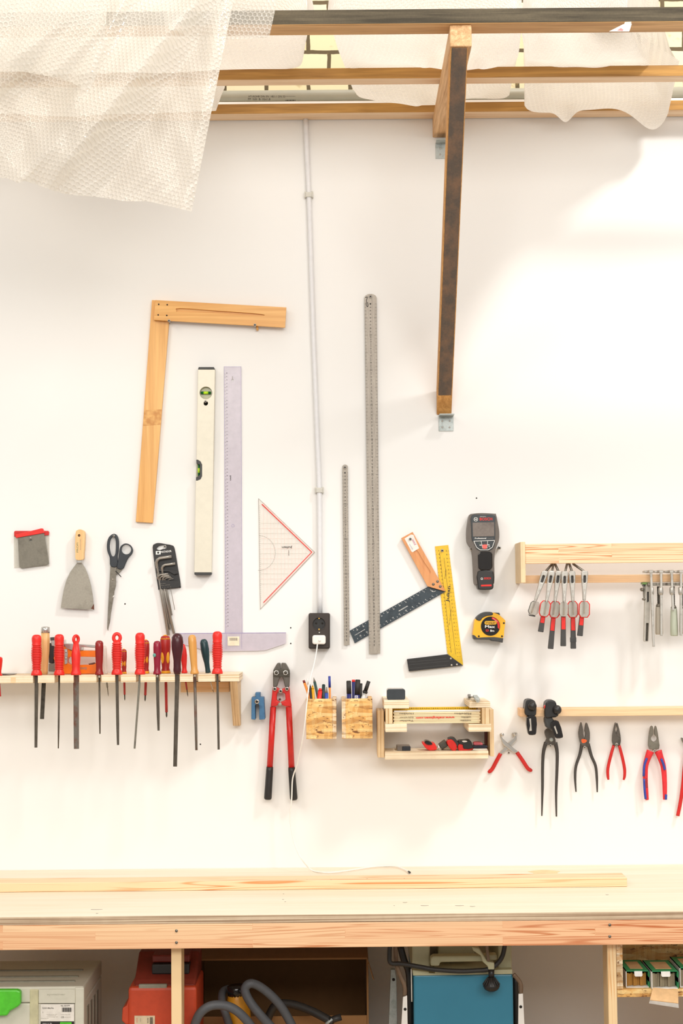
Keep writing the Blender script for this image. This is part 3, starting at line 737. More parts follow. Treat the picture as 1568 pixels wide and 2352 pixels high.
def loop(mb):
    pts = [P(x, y, .0096) for x, y in smooth(zz('N',(215,65),(228,60),(222,85),(222,112),(230,122),(232,108),(228,92)),3,False)]
    mb.tube(pts, .0009, M['ink'], 5)
ruler('long steel metre ruler hanging right of the conduit', (836.5,675), (864.5,675), (873,1501), (847.3,1502), 9, .0090, 100, 8.0, (850.5,681), True, loop)
ruler('short narrow steel ruler hanging between conduit and metre ruler', (786,1067), (798.5,1067), (802.5,1481.5), (790,1482), 5, .0075, 50, 8.0, (792,1073.5), True)

# ------------------------------------------------------------------ try squares
M['handlewood'] = wood('orange_beech', '#dc9a62', '#c57f48', 'Z', 1.2, .45, .4, .2); M['slate'] = stained('blue_black_blade', '#3b454c', '#2c343a', .4, .3, 25)
M['yellow'] = stained('yellow_enamel_blade', '#e9bd1c', '#dcae14', .4, 0, 20)
t = thing('try_square', 'try square with orange wooden handle and dark blade, tilted behind the metre ruler', 'try square', P(920,1470,0))
mb = MB(); mb.plate(zz('O',(1040,798),(1262,857),(132,1500),(68,1345)), .0045, .0028, M['slate'])
e0, e1 = Vector(z1('O',1030,815)), Vector(z1('O',80,1350)); g0, g1 = Vector(z1('O',1180,890)), Vector(z1('O',135,1470))
for i in range(25):
    f = (i+.6)/25.5; a = e0.lerp(e1, f); b = g0.lerp(g1, f); nn = (b-a).normalized()
    mb.line(a, a+nn*(2.8 if i%5==4 else 1.8), .6, .0048, M['whiteink']); mb.line(b, b-nn*(2.8 if i%5==4 else 1.8), .6, .0048, M['whiteink'])
    if i % 2: 
        c = a+nn*4.6; mb.text(str(i+1), c.x, c.y, .0048, 2.8, M['whiteink'], 30); c = b-nn*4.6; mb.text(str(i+1), c.x, c.y, .0048, 2.8, M['whiteink'], 30)
mb.text('PROFESSIONAL', *z1('O',735,1068), .0048, 2.2, M['whiteink'], 30, 24, True); mb.text('TOOLS AND HARDWARE', *z1('O',195,1365), .0048, 1.5, M['whiteink'], 30, 27, True)
mb.tube([P(x,y,.0049) for x,y in smooth(zz('O',(1070,835),(1090,855),(1100,862),(1095,845),(1105,858),(1120,858),(1135,850)),3,False)], .0005, M['whiteink'], 4)
mb.build('blade', t)
mb = MB(); hp = zz('O',(708,195),(850,117),(1255,845),(1245,853),(1035,793))
gr = smooth(zz('O',(870,370),(905,345),(985,480),(1070,610),(1030,640),(960,530)),3)
mb.plate(hp, .014, .011, M['handlewood'], .0008, [gr]); mb.plate(zz('O',(712,196),(849,121),(1250,845),(1040,790)), .0112, .0045, M['handlewood'])
for p in ((1107,768),(1160,733),(1193,795)): mb.disc(*z1('O',*p), .0144, .012, 3.2, M['oldsteel'], 14)
mb.plate(zz('O',(750,200),(830,150),(860,155),(930,320),(850,370),(835,360)), .0144, .0138, plain('paper_sticker','#ece6de',.6))
mb.text('HOLZ', *z1('O',868,248), .0146, 4, plain('magenta_print','#b83a8a',.6), -60, 14, True); mb.text('Werkzeug', *z1('O',830,300), .0146, 2.4, plain('blue_print','#4a64b0',.6), -58, 15)
mb.build('handle', t)
wallscrew(*z1('O',822,205), .018, 'screw through the sticker end of the wooden handled try square', 3.4)
t = thing('try_square', 'yellow bladed try square with black stock hanging beside the wall scanner', 'try square', P(1045,1542,0))
mb = MB(); bl = zz('O',(1128,297),(1293,280),(1478,1775),(1465,1775),(1283,1630))
mb.plate(bl, .0023, .0008, M['yellow'], 0, [circ(*z1('O',1217,350),3.4,12)])
a0, a1 = Vector(z1('O',1150,330)), Vector(z1('O',1300,1620)); b0, b1 = Vector(z1('O',1283,330)), Vector(z1('O',1430,1690))
for i in range(29):
    f = (i+.5)/29; a = a0.lerp(a1, f); b = b0.lerp(b1, f)
    mb.line(a+Vector((-3,0)), a+Vector((-1.2,-.2)), .5, .0026, M['ink']); mb.line(b+Vector((3,0)), b+Vector((1.0,.2)), .5, .0026, M['ink'])
    mb.text(str(30-i), a.x+4, a.y, .0026, 2.6, M['ink'], 83); mb.text(str(29-i), b.x-3, b.y, .0026, 2.6, M['ink'], 83)
mb.line(z1('O',1185,370), z1('O',1330,1620), .5, .0026, M['ink']); mb.line(z1('O',1240,440), z1('O',1385,1640), .5, .0026, M['ink'])
mb.text('Julian', *z1('O',1297,890), .0027, 9, M['ink'], 83, 37, True)
mb.text('STAINLESS', *z1('O',1258,640), .0026, 2.4, M['ink'], 83, 22); mb.text('TRY SQUARE 300', *z1('O',1318,1180), .0026, 2.4, M['ink'], 83, 36)
mb.build('blade', t)
mb = MB(); mb.plate(zz('O',(780,1698),(1285,1637),(1478,1775),(805,1850)), .013, .0008, M['black'], .0012)
for a in ((800,1735,1270,1690),(800,1770,1300,1720),(805,1815,1280,1770)): mb.line(z1('O',a[0],a[1]), z1('O',a[2],a[3]), 1.0, .0133, M['char'])
for p in ((1325,1690),(1335,1772),(1400,1765)): mb.disc(*z1('O',*p), .0135, .012, 2.4, M['chrome'], 12)
mb.build('stock', t)
wallscrew(*z1('O',1217,348), .006, 'screw through the hole at the top of the yellow try square', 3.2)
# ------------------------------------------------------------------ wall scanner and tape measure
M['scanbody'] = plain('scanner_housing', '#625951', .45, 0, .05); M['slateface'] = plain('scanner_face', '#2e3438', .3)
M['display'] = stained('unlit_display', '#7d736c', '#675d58', .2, 0, 18); M['button'] = plain('red_button', '#e2625a', .4)
t = thing('wall_scanner', 'dark handheld wall scanner with grey screen held by two screws', 'wall scanner', P(1110,1353,0))
out = smooth(zz('Q',(265,158),(300,140),(450,128),(660,138),(684,152),(715,300),(735,430),(730,560),(690,670),(665,760),(655,900),(658,1060),(656,1230),(640,1250),(600,1258),(440,1258),(388,1255),(345,1240),(330,1000),(318,800),(300,700),(250,620),(228,560),(225,400),(245,250)), 3)
mb = MB(); mb.plate(out, .045, 0, M['scanbody'], .007); mb.build('housing', t)
face = smooth(zz('Q',(297,165),(480,155),(662,165),(668,300),(668,545),(655,650),(620,700),(560,725),(500,730),(440,725),(375,695),(335,600),(300,540),(292,350)), 3)
mb = MB(); mb.plate(face, .0475, .044, M['slateface'], .0008)
mb.text('BOSCH', *z1('Q',524,222), .0478, 6.6, M['redink'], 0, 29, True)
c = z1('Q',362,227); mb.plate(circ(*c,4.8,20), .0478, .0474, M['whiteink'], 0, [circ(*c,4.0,20)])
mb.text('H', *c, .0478, 4.4, M['whiteink'], 0, 4.4, True)
mb.text('wallscanner', *z1('Q',475,181), .0478, 1.8, M['whiteink'], 0, 14); mb.text('Professional', *z1('Q',437,528), .0478, 3.2, M['whiteink'], 0, 26, True); mb.text('D-tect 120', *z1('Q',592,530), .0478, 2.0, M['greyink'], 0, 12)
pn = zz('Q',(330,573),(662,562),(625,670),(560,712),(430,712),(375,672))
for i in range(6): mb.line(pn[i], pn[(i+1)%6], 1.1, .0478, M['whiteink'])
mb.line(z1('Q',445,570), z1('Q',470,690), .9, .0478, M['whiteink']); mb.line(z1('Q',550,566), z1('Q',540,690), .9, .0478, M['whiteink']); mb.line(z1('Q',420,637), z1('Q',580,632), 1.6, .0478, M['whiteink'])
mb.text('<', *z1('Q',575,658), .0478, 3.6, M['whiteink']); mb.line(z1('Q',405,610), z1('Q',430,600), .8, .0478, plain('green_led','#5d7a4a',.5))
mb.build('control_panel', t)
mb = MB(); mb.plate(zz('Q',(310,280),(655,272),(655,495),(318,502)), .0485, .047, M['display'], .0006); mb.build('screen', t)
mb = MB(); mb.plate(smooth(zz('Q',(468,632),(542,628),(540,670),(528,695),(482,695),(470,672)),2), .0495, .047, M['button'], .0006); mb.build('button', t)
mb = MB(); mb.plate(zz('Q',(398,790),(430,740),(600,740),(625,780),(628,985),(600,1025),(560,1035),(440,1035),(405,1000)), .049, .044, M['blackgloss'], .002); mb.build('grip', t)
mb = MB(); mb.plate(smooth(zz('Q',(392,1050),(640,1050),(645,1250),(640,1318),(600,1345),(420,1345),(395,1320),(390,1250)),2), .048, .006, M['black'], .003)
mb.text('BOSCH', *z1('Q',548,1165), .0485, 5, M['redink'], 0, 15.5, True); c = z1('Q',458,1172); mb.plate(circ(*c,2.6,14), .0485, .048, M['whiteink'], 0, [circ(*c,1.7,14)])
mb.plate(zz('Q',(445,1268),(612,1262),(612,1290),(445,1294)), .0485, .0478, M['redink'])
mb.build('battery', t, label='black battery pack with red lettering')
wallscrew(*z1('Q',292,695), .03, 'screw holding the wall scanner on its left side', 4.6)
wallscrew(*z1('Q',735,680), .03, 'screw holding the wall scanner on its right side', 4.2)

M['tapeyellow'] = plain('tape_yellow', '#efb31e', .35, 0, .03)
t = thing('tape_measure', 'yellow and black tape measure hanging under the wall scanner', 'tape measure', P(1122,1476,0))
mb = MB(); mb.plate(smooth(zz('Q',(345,1830),(365,1808),(420,1760),(480,1725),(560,1712),(630,1712),(642,1708),(725,1740),(745,1757),(822,1825),(830,1870),(812,2000),(792,2112),(640,2110),(480,2105),(380,2110),(318,2065),(330,1950)),3), .042, .003, M['tapeyellow'], .005)
mb.build('case', t)
mb = MB(); mb.plate(smooth(zz('Q',(362,1812),(420,1742),(500,1703),(580,1698),(632,1712),(625,1752),(545,1762),(470,1795),(432,1842)),3), .0445, .002, M['char'], .003); mb.build('rubber_grip', t)
mb = MB(); mb.plate(zz('Q',(318,2060),(350,2075),(385,2110),(480,2102),(660,2098),(800,2115),(790,2190),(715,2172),(612,2162),(600,2142),(330,2135)), .044, .002, M['char'], .002)
for p in ((410,2085),(778,2085),(808,1876)): mb.disc(*z1('Q',*p), .0428, .04, 2.2, M['black'], 10)
mb.build('base', t, label='dark rubber base')
mb = MB(); mb.plate(zz('Q',(640,1708),(735,1712),(745,1735),(742,1757),(722,1742)), .040, .006, M['char'], .001); mb.build('lock_button', t)
c = z1('Q',596,1925); mb = MB(); mb.plate(circ(*c,22.0,32), .0435, .041, M['blackgloss'], .0006)
arc = [(c[0]+21*math.cos(math.radians(a)), c[1]+21*math.sin(math.radians(a))) for a in range(-80,21,10)]+[(c[0]+16.5*math.cos(math.radians(a)), c[1]+16.5*math.sin(math.radians(a))) for a in range(10,-81,-10)]
mb.plate(arc, .0438, .0434, M['redink']); mb.text('MAGNETIC', *z1('Q',672,1830), .0441, 1.7, M['whiteink'], -38, 13)
mb.plate([ (x,y) for x,y in rrect(*z1('Q',502,1843), *z1('Q',692,1900), 3.6)], .0440, .0434, M['tapeyellow'])
mb.text('STANLEY', *z1('Q',598,1874), .0443, 4.6, M['ink'], -2, 23, True); mb.text('Max', *z1('Q',588,1932), .0441, 6.2, M['whiteink'], -2, 23, True); mb.text('8m', *z1('Q',622,1997), .0441, 5, M['whiteink'], -2, 9.5, True)
mb.plate(zz('Q',(522,1978),(565,1978),(565,2008),(522,2008)), .0440, .0434, M['redink'], 0, [zz('Q',(530,1985),(555,1985),(555,2000),(530,2000))]); mb.build('round_label', t)

# ------------------------------------------------------------------ scrapers, scissors, hex keys
M['sleeve'] = clearmat('clear_sleeve', '#dcd8cc', .4)
M['bladegrey'] = stained('scraper_steel', '#7f7a6e', '#69645a', .42, .45, 22)
t = thing('scraper_set', 'set of flat grey filler blades with red grips in a clear sleeve', 'scrapers', P(72,1305,0))
mb = MB(); mb.plate(zz('H',(108,172),(385,162),(385,410),(112,425)), .002, .001, M['sleeve']); mb.build('sleeve', t)
mb = MB(); mb.plate(zz('H',(110,140),(118,134),(378,134),(384,142),(382,168),(110,178)), .0065, .0022, M['redpaint'], .001); mb.build('grip', t)
mb = MB(); mb.plate(zz('H',(140,180),(345,150),(384,388),(372,398),(170,428),(152,416)), .0078, .0068, M['bladegrey'], 0, [circ(*z1('H',240,208),2.6,12)])
mb.plate(zz('H',(345,170),(384,388),(379,392),(338,172)), .0070, .0064, M['black']); mb.build('blade', t)
mb = MB(); mb.plate(zz('H',(118,165),(322,114),(338,116),(350,150),(124,190)), .0115, .0079, M['red'], .0012); mb.build('grip', t)
wallscrew(*z1('H',236,192), .0125, 'nail through the flat filler blades at the far left', 2.4)
M['beech'] = wood('plain_beech_handle', '#eec48a', '#d8a768', 'Z', 1.8, .45, .4, .3)
t = thing('putty_knife', 'wide steel putty knife with pale wooden handle', 'putty knife', P(178,1402,0))
mb = MB(); mb.plate(smooth(zz('H',(592,150),(602,130),(625,122),(648,130),(662,152),(660,250),(655,310),(650,358),(594,358),(590,310),(587,250)),3), .024, .004, M['beech'], .006, [circ(*z1('H',619,170),3.0,12)])
mb.text('PROFI', *z1('H',606,265), .0243, 4.0, plain('green_print','#5a7a56',.6), 90, 22); mb.text('SPACHTEL', *z1('H',630,240), .0243, 1.6, M['greyink'], 90, 26); mb.build('handle', t)
mb = MB(); mb.plate(zz('H',(597,356),(648,356),(642,390),(598,390)), .020, .008, M['chrome'], .003); mb.build('ferrule', t)
mb = MB(); mb.plate(zz('H',(600,388),(642,388),(664,420),(690,480),(712,560),(727,650),(737,752),(476,737),(486,665),(500,590),(520,520),(550,455)), .0145, .0128, stained('putty_blade_steel','#a39d90','#8b8578',.4,.3,18))
mb.plate(zz('H',(712,742),(735,705),(737,752)), .0148, .0144, M['rust']); mb.build('blade', t)
wallscrew(*z1('H',619,166), .02, 'screw in the handle hole of the putty knife', 2.0)
M['navy'] = plain('dark_navy_plastic', '#2a2f35', .4)
t = thing('scissors', 'big scissors with dark handles hanging open on the wall', 'scissors', P(262,1448,0))
def ringpl(mb, o, i, df, db, mat, bev=.002): mb.plate(o, df, db, mat, bev, [i])
mb = MB()
o1 = smooth(zz('H',(885,157),(915,168),(930,215),(926,290),(918,330),(916,412),(864,410),(858,345),(840,295),(836,240),(850,185)), 3)
i1 = smooth(zz('H',(888,180),(903,200),(906,250),(902,310),(888,334),(870,322),(858,270),(860,220),(872,190)), 3)
ringpl(mb, o1, i1, .013, .005, M['navy']); mb.build('handle', t)
mb = MB(); o2 = smooth(zz('H',(985,232),(1020,245),(1040,280),(1032,315),(1005,345),(985,385),(960,435),(915,424),(920,380),(930,330),(938,270),(955,243)), 3)
ringpl(mb, o2, circ(*z1('H',988,280),11.0,20), .0115, .004, M['navy']); mb.build('handle', t)
mb = MB(); mb.plate(zz('H',(864,412),(912,418),(908,470),(908,560),(892,620),(886,672),(878,720),(846,918),(838,900),(848,690),(858,520)), .0098, .0078, M['oldsteel'], .0004); mb.disc(*z1('H',881,515),.0112,.0095,2.0,M['steel'],10); mb.build('blade', t)
mb = MB(); mb.plate(zz('H',(905,430),(955,440),(925,470),(908,476),(892,640),(880,678),(860,850),(846,910),(850,720),(868,520)), .0076, .006, M['bladegrey'], .0004); mb.build('blade', t)
mb = MB(); mb.tube([P(*z1('H',905,447),.013),P(*z1('H',948,494),.010)], .0013, M['black'], 6); mb.tube([P(*z1('H',882,655),.0105),P(*z1('H',893,640),.0105)], .0012, M['white'], 6); mb.build('cable_tie', t)
wallscrew(*z1('H',890,172), .016, 'screw carrying the scissors by the left handle loop', 2.4)

t = thing('hex_key_holder', 'black plastic hex key holder hanging tilted beside the scissors', 'tool holder', P(385,1350,0))
hole = smooth(zz('H',(1225,275),(1240,255),(1262,248),(1285,245),(1303,250),(1300,272),(1275,276),(1250,284)),2)
mb = MB(); mb.plate(smooth(zz('H',(1195,262),(1212,236),(1245,229),(1300,238),(1342,246),(1366,272),(1392,420),(1415,565),(1400,580),(1320,588),(1246,595),(1236,570),(1210,400)),3), .005, .001, M['black'], .0008, [hole])
mb.text('MATADOR', *z1('H',1300,296), .0054, 4.6, M['whiteink'], 5, 25, True); c = z1('H',1238,305); mb.plate([(c[0]-5.5,c[1]-3.6),(c[0]+5.5,c[1]-4.4),(c[0]+5.5,c[1]+3.8),(c[0]-5.5,c[1]+4.4)], .0054, .005, M['whiteink'], 0, [circ(*c,2.6,10)])
mb.build('back_plate', t)
mb = MB(); mb.plate(zz('H',(1220,424),(1388,446),(1392,470),(1362,478),(1325,455),(1250,452),(1226,470)), .012, .0052, M['black'], .001)
mb.plate(zz('H',(1228,500),(1240,515),(1300,520),(1402,528),(1413,566),(1400,578),(1246,592)), .012, .0052, M['black'], .001)
for i, x in enumerate((1250,1270,1290,1315,1335)): mb.text('2456810'[i], *z1('H',x,580-i*2), .0124, 1.8, M['greyink'], 5)
mb.text('DIN 911', *z1('H',1270,548), .0124, 1.8, M['greyink'], 5, 15); mb.text('BALL END', *z1('H',1290,560), .0124, 1.4, M['greyink'], 5, 24)
mb.build('pocket', t)
M['keysteel'] = plain('hex_key_steel', '#a39d94', .3, .55, .05)
HX = [((1342,335),(1250,348),(1224,380),(1262,610),(1318,950),.0046,'largest chrome hex key at the top of the black holder'),
      ((1370,390),(1290,400),(1268,425),(1288,610),(1362,940),.0038,'second largest hex key in the black holder, under the largest'),
      ((1316,470),(1256,478),(1234,500),(1275,612),(1330,905),.0027,'small hex key at the top of the fan in the black holder'),
      ((1326,482),(1275,488),(1252,508),(1296,612),(1335,860),.0021,'small hex key second in the fan of the black holder'),
      ((1336,491),(1290,495),(1270,512),(1306,612),(1340,800),.0016,'small hex key third in the fan of the black holder'),
      ((1345,500),(1312,502),(1290,514),(1312,612),(1348,795),.0012,'small hex key fourth in the fan of the black holder'),
      ((1358,508),(1335,511),(1320,518),(1338,598),(1368,752),.0009,'thinnest hex key, lowest in the fan of the black holder')]
for i, (a, b, c, e, f, r, lb) in enumerate(HX):
    dd = .0105 if i < 2 else .0105-.0006*i
    fr = .0135+r
    pts = [P(*z1('H',*a), fr), P(*z1('H',*b), fr), P(*z1('H',*[(b[0]*.3+c[0]*.7), (b[1]*.6+c[1]*.4)]), fr), P(*z1('H',*c), fr-.001), P(*z1('H',*[(c[0]*.85+e[0]*.15),(c[1]*.85+e[1]*.15)]), .0085), P(*z1('H',*e), .008), P(*z1('H',*f), .008)]
    mb = MB(); mb.tube(pts, r, M['keysteel'], 6); tag(mb.build('hex_key'), lb, 'hex key', 'hex keys in the black holder')
wallscrew(*z1('H',1290,255), .009, 'screw in the top hole of the hex key holder', 2.8)

# ------------------------------------------------------------------ plywood shelf for files and screwdrivers
SD = .16
sz1, sz0 = P(300,1550,SD).z, P(300,1567,SD).z
NOT = [(75.5,87),(125,138),(168.5,182),(221,233),(264,277.5),(312,322.5),(357,367.5),(401,413),(443,455),(493.5,506)]
xl, xr = -1.45, X(549,1558,SD)
pl = [(xl,-.004),(xl,-SD)]
for a, b in NOT:
    u, v = X(a,1560,SD), X(b,1560,SD); pl += [(u,-SD),(u,-SD+.055),(v,-SD+.055),(v,-SD)]
pl += [(xr,-SD),(xr,-.004)]
t = thing('tool_shelf', 'pale plywood wall shelf with notches holding files and screwdrivers', 'shelf', (X(300,1560,.08), 0, sz0))
HOL = [[(X(px,1549,.085)+dx+.0078*math.cos(2*PI*i/14), -.085+.0078*math.sin(2*PI*i/14), sz0) for i in range(14)] for px, dx in ((101.5,-.001),(243,.0005),(285,0),(335.5,0),(380.5,0),(423.5,.001),(478,.0015))]
mb = MB(); mb.prism([(x,y,sz0) for x,y in pl], Vector((0,0,sz1-sz0)), M['plyz'], 0, HOL); mb.build('board', t)
mb = MB(); a, b = X(25,1558,SD), X(36,1558,SD); mb.box(a, b, -SD-.0006, -SD+.002, sz0+.001, sz1-.003, M['pine']); mb.build('wood_plug', t)
bw0, bw1 = X(527,1600,SD), X(544.5,1600,SD)
zb = P(545,1667,.03).z
mb = MB(); mb.prism([(bw0,-.001,sz0-.0004),(bw0,-SD+.004,sz0-.0004),(bw0,-.03,zb),(bw0,-.001,zb)], Vector((bw1-bw0,0,0)), plyedge('bracket_ply_edge','X','#d9b98e','#b28a5c'), .001)
mb.build('side_bracket', t)
mb = MB(); mb.pbox(415,1566,526,1590,.024,.001,M['pine'],.001); mb.build('cleat', t)

M['filered'] = plain('bright_red_handle', '#e52a22', .4, 0, .05); M['darkred'] = plain('dark_red_handle', '#8e1d1a', .25); M['maroon'] = plain('maroon_handle', '#8f1330', .3); M['plum'] = plain('dark_plum_wood', '#43141c', .3)
M['tanwood'] = wood('tan_lacquered_wood', '#e2a95c', '#cf9148', 'Z', 1.5, .3, .4, .2); M['gold'] = plain('handle_yellow', '#f0a818', .4); M['drred'] = plain('screwdriver_red', '#a8221c', .38); M['shaft'] = plain('insulated_red_shaft', '#b02320', .45); M['tealgreen'] = plain('dark_teal_handle', '#173a40', .35)
RIB = [(0,.25),(.008,.5),(.03,.74),(.06,.86),(.10,.92),(.16,.90),(.22,.84)]
for i in range(15):
    q = .25+i*.041; e = .82+.18*math.sin(PI*min(1,(q-.2)/.52)) if q < .72 else .82+.05*(q-.72)/.2
    RIB += [(q,e*1.03),(q+.023,e*1.03),(q+.0255,e*.84),(q+.038,e*.84)]
RIB += [(.89,.84),(.93,.95),(.965,1.04),(1.0,1.0)]
SMOOTH = [(0,.3),(.02,.7),(.07,.95),(.2,1.0),(.5,.92),(.75,.80),(.88,.80),(.93,.95),(.97,1.05),(1,1)]
def r2(px, d): return px*(CAMD-d)/FPX
def seat(px, d):                              # shelf top under that photo column, at depth d
    c = P(px, 1549, d); return Vector((c.x, -d, sz1+.0004))
FG = 'files in the notches of the plywood shelf'
def file_(label, x, ytop, hw, prof, hmat, bottom, bw, kind, d=.146, ferr=None, xtop=None, hole=None, bmat='file', th=None, tipw=.75, name='hand_file', cat='file'):
    base = seat(x, d); top = P(xtop if xtop is not None else x, ytop, d)
    t = thing(name, label, cat, base, FG); R = r2(hw, d)
    mb = MB()
    if hole is None: mb.lathe([(p, r*R) for p, r in prof], top, base, M[hmat], 18)
    else:                                     # hanging loop on top of the handle
        k = hole[0]; s0 = top.lerp(base, k)
        pr = [((p-k*.8)/(1-k*.8), r*R) for p, r in prof if p > k]
        mb.lathe([(0,.5*R)]+pr, top.lerp(base, k*.8), base, M[hmat], 18)
        hgt = (top-base).length*k; c = top.lerp(base, k*.52); a = hole[1]; n = 16
        ring = [c+Vector((math.cos(2*PI*i/n)*R*.62*math.cos(a), math.cos(2*PI*i/n)*R*.62*math.sin(a), math.sin(2*PI*i/n)*hgt*.44)) for i in range(n)]
        mb.tube(ring, R*.33, M[hmat], 10, closed=True)
    mb.build('handle', t)
    if ferr:
        mb = MB(); mb.lathe([(0,ferr*1.0),(1,ferr*1.02)], base+Vector((0,0,-.0002)), base-Vector((0,0,.008)), M['chrome'], 14); mb.build('ferrule', t)
    e = P(*bottom, d); w = r2(bw, d); start = base-Vector((0,0,.001))
    mb = MB()
    if kind == 'flat': mb.bar(start, e, w, w*tipw, th or .004, M[bmat], .0004)
    else: mb.lathe([(0,w/2),(.7,w/2*.95),(1,w/2*tipw)], start, e, M[bmat], 4 if kind == 'square' else (6 if kind=='tri' else 10))
    mb.build('blade', t)
    return t
file_('red ribbed file at the left end of the row, beside the steel capped chisel', 84, 1457.5, 12.2, RIB, 'filered', (82.5,1717), 8.5, 'flat', th=.006, tipw=.7)
file_('red ribbed file with thin round blade in front of the staple gun nose', 136, 1456.5, 12.0, RIB, 'filered', (134,1719), 4.4, 'round', tipw=.6)
file_('smooth red handled file with the widest flat blade, half rusty', 174.5, 1459, 11.5, SMOOTH, 'filered', (175.5,1720), 12.5, 'flat', hole=(.2,.9), bmat='rust', tipw=.92)
file_('dark red wooden handled thin file at the rear end of the staple gun', 228, 1471, 9.5, SMOOTH, 'darkred', (229.5,1685.5), 4.4, 'round', ferr=.0045, tipw=.65)
file_('red ribbed file with an open hanging loop on its handle', 268.5, 1454, 12.2, RIB, 'filered', (271,1711), 6.4, 'square', hole=(.22,.15), tipw=.7)
file_('red ribbed file whose thin pale blade hangs slanted', 321.5, 1453, 12.0, RIB, 'filered', (309,1719.5), 4.8, 'flat', th=.005, tipw=.85, bmat='bladegrey')
t8 = file_('maroon handled file with a small teal paint mark', 361, 1472, 9.0, SMOOTH, 'maroon', (364,1678), 6.6, 'square', ferr=.0052, tipw=.68)
mb = MB(); c = P(354.5,1505,.157); mb.ball(c, .0045, plain('teal_paint','#5f9a90',.5), (1,.5,1.2)); mb.build('paint_mark', t8)
file_('longest file with bulbous dark plum handle', 407, 1454.5, 13.8, [(0,.3),(.03,.65),(.1,.92),(.22,1.0),(.38,.95),(.55,.75),(.68,.63),(.82,.62),(.9,.66),(.95,.62),(1,.5)], 'plum', (402,1760.5), 9.5, 'flat', th=.006, tipw=.9)
file_('tan wooden handled file with rusty half round blade', 447, 1458, 9.5, SMOOTH, 'tanwood', (451,1723), 7, 'round', ferr=.0055, xtop=440.5, bmat='rust', tipw=.8)
file_('red ribbed file at the right end of the plywood shelf', 499, 1450, 12.2, RIB, 'filered', (502,1721.5), 5.2, 'flat', th=.005, tipw=.95)

# back row, standing in holes of the shelf
DB = .085
BG = 'screwdrivers in the back row of the plywood shelf'
def driver(label, xb, xt, yt, hw, parts, xtip, ytip, sw, tip=None, d=DB, shaftm='shaft', prof=None, name='screwdriver', ytipm='darksteel', tl=.22):
    base = seat(xb, d); top = P(xt, yt, d); t = thing(name, label, 'screwdriver', base, BG); R = r2(hw, d)
    prof = prof or [(0,.4),(.03,.8),(.12,1.0),(.3,1.02),(.42,.95),(.6,.80),(.72,.84),(.86,.72),(.92,.85),(1,.85)]
    mb = MB(); mb.lathe([(p, r*R) for p, r in prof], top, base, M[parts], 16)
    hd = mb.build('handle', t)
    e = P(xtip, ytip, d); w = r2(sw, d)/2; s0 = base-Vector((0,0,.0002)); k = 1-tl
    mb = MB(); mb.lathe([(0,w),(1,w*.95)], s0, s0.lerp(e,k), M[shaftm], 10); mb.build('shaft', t)
    mb = MB(); mb.lathe([(0,w*.6),(.7,w*.55),(1,w*.15)], s0.lerp(e,k), e, M[ytipm], 10); mb.build('tip', t)
    return t, hd, base, top, R
def yellowtrim(t, base, top, R, sx):
    mb = MB(); mb.lathe([(0,.2*R),(.4,.72*R),(1,1.0*R)], top.lerp(base,-.02), top.lerp(base,.10), M['gold'], 14); mb.build('end_cap', t, label='yellow end cap')
    mb = MB(); mb.lathe([(0,.86*R),(1,.95*R)], top.lerp(base,.93), base, M['gold'], 14); mb.build('collar', t, label='yellow collar')
    mb = MB()
    for s in sx:
        c = top.lerp(base,.58)+Vector((s*R*.48,-R*.66,0)); mb.ball(c, R*.34, M['gold'], (1,.6,3.4))
    mb.build('grip_inlay', t, label='yellow grip inlays')
t, h, b, tp, R = driver('red and yellow screwdriver behind the file with the hanging loop', 285, 284.5, 1491, 6.5, 'drred', 286.5, 1609, 5.0); yellowtrim(t, b, tp, R, (-.6,.6))
t, h, b, tp, R = driver('red and yellow screwdriver behind the file with the slanted pale blade', 335.5, 335, 1470, 8.0, 'drred', 333, 1611, 6.2); yellowtrim(t, b, tp, R, (-.8,.6))
t, h, b, tp, R = driver('biggest red and yellow screwdriver, left of the plum handled file', 380.5, 379.5, 1459.5, 12.0, 'drred', 382.5, 1648, 6.8, tl=.12); yellowtrim(t, b, tp, R, (-1,1))
driver('small bright red screwdriver right of the plum handled file', 423.5, 421.5, 1479, 7.4, 'filered', 431.5, 1600, 4.2, prof=[(0,.2),(.05,.45),(.2,.82),(.4,1.0),(.6,.9),(.8,.7),(.9,.75),(.95,.95),(1,.9)], tl=.3)
driver('dark teal handled screwdriver leaning left near the right end of the shelf', 478, 467, 1468, 9.0, 'tealgreen', 490.5, 1591, 1.8, shaftm='chrome', prof=[(0,.4),(.03,.75),(.1,1.0),(.3,1.08),(.5,.95),(.7,.68),(.85,.62),(.95,.66),(1,.72)], ytipm='black', tl=.16)
t, h, b, tp, R = driver('thin spike with clear handle at the rear of the staple gun', 243, 239.5, 1483, 5.5, 'sleeveclear' if 0 else 'white', 249, 1599.5, 4.0, shaftm='oldsteel', ytipm='oldsteel', tl=.4)
h.data.materials[0] = clearmat('clear_handle', '#e4ddd2', .45, .1)
t['category'] = 'awl'; t.name = 'awl'; ORG[t.name] = b
# chisel with steel cap
d = DB; base = seat(101.5, d); top = P(104.5, 1439, d)
t = thing('chisel', 'wooden handled flat chisel with a steel striking cap, second from the left', 'chisel', base, BG); R = r2(10.5, d)
mb = MB(); mb.lathe([(.12,.9*R),(.3,1.02*R),(.5,1.0*R),(.8,.84*R),(.93,.80*R),(1,.72*R)], top, base, M['beech'], 16); mb.text('CV STEEL', 103.5, 1500, .095, 3, M['greyink'], 88, 22); mb.build('handle', t)
mb = MB(); mb.lathe([(0,.5*R),(.1,.9*R),(.5,.98*R),(1,.98*R)], top, top.lerp(base,.13), M['chrome'], 16); mb.build('steel_cap', t)
mb = MB(); mb.bar(base-Vector((0,0,.0003)), P(96.5,1651.5,d), r2(9.5,d), r2(9,d), .004, M['darksteel'], .0003); mb.build('blade', t)
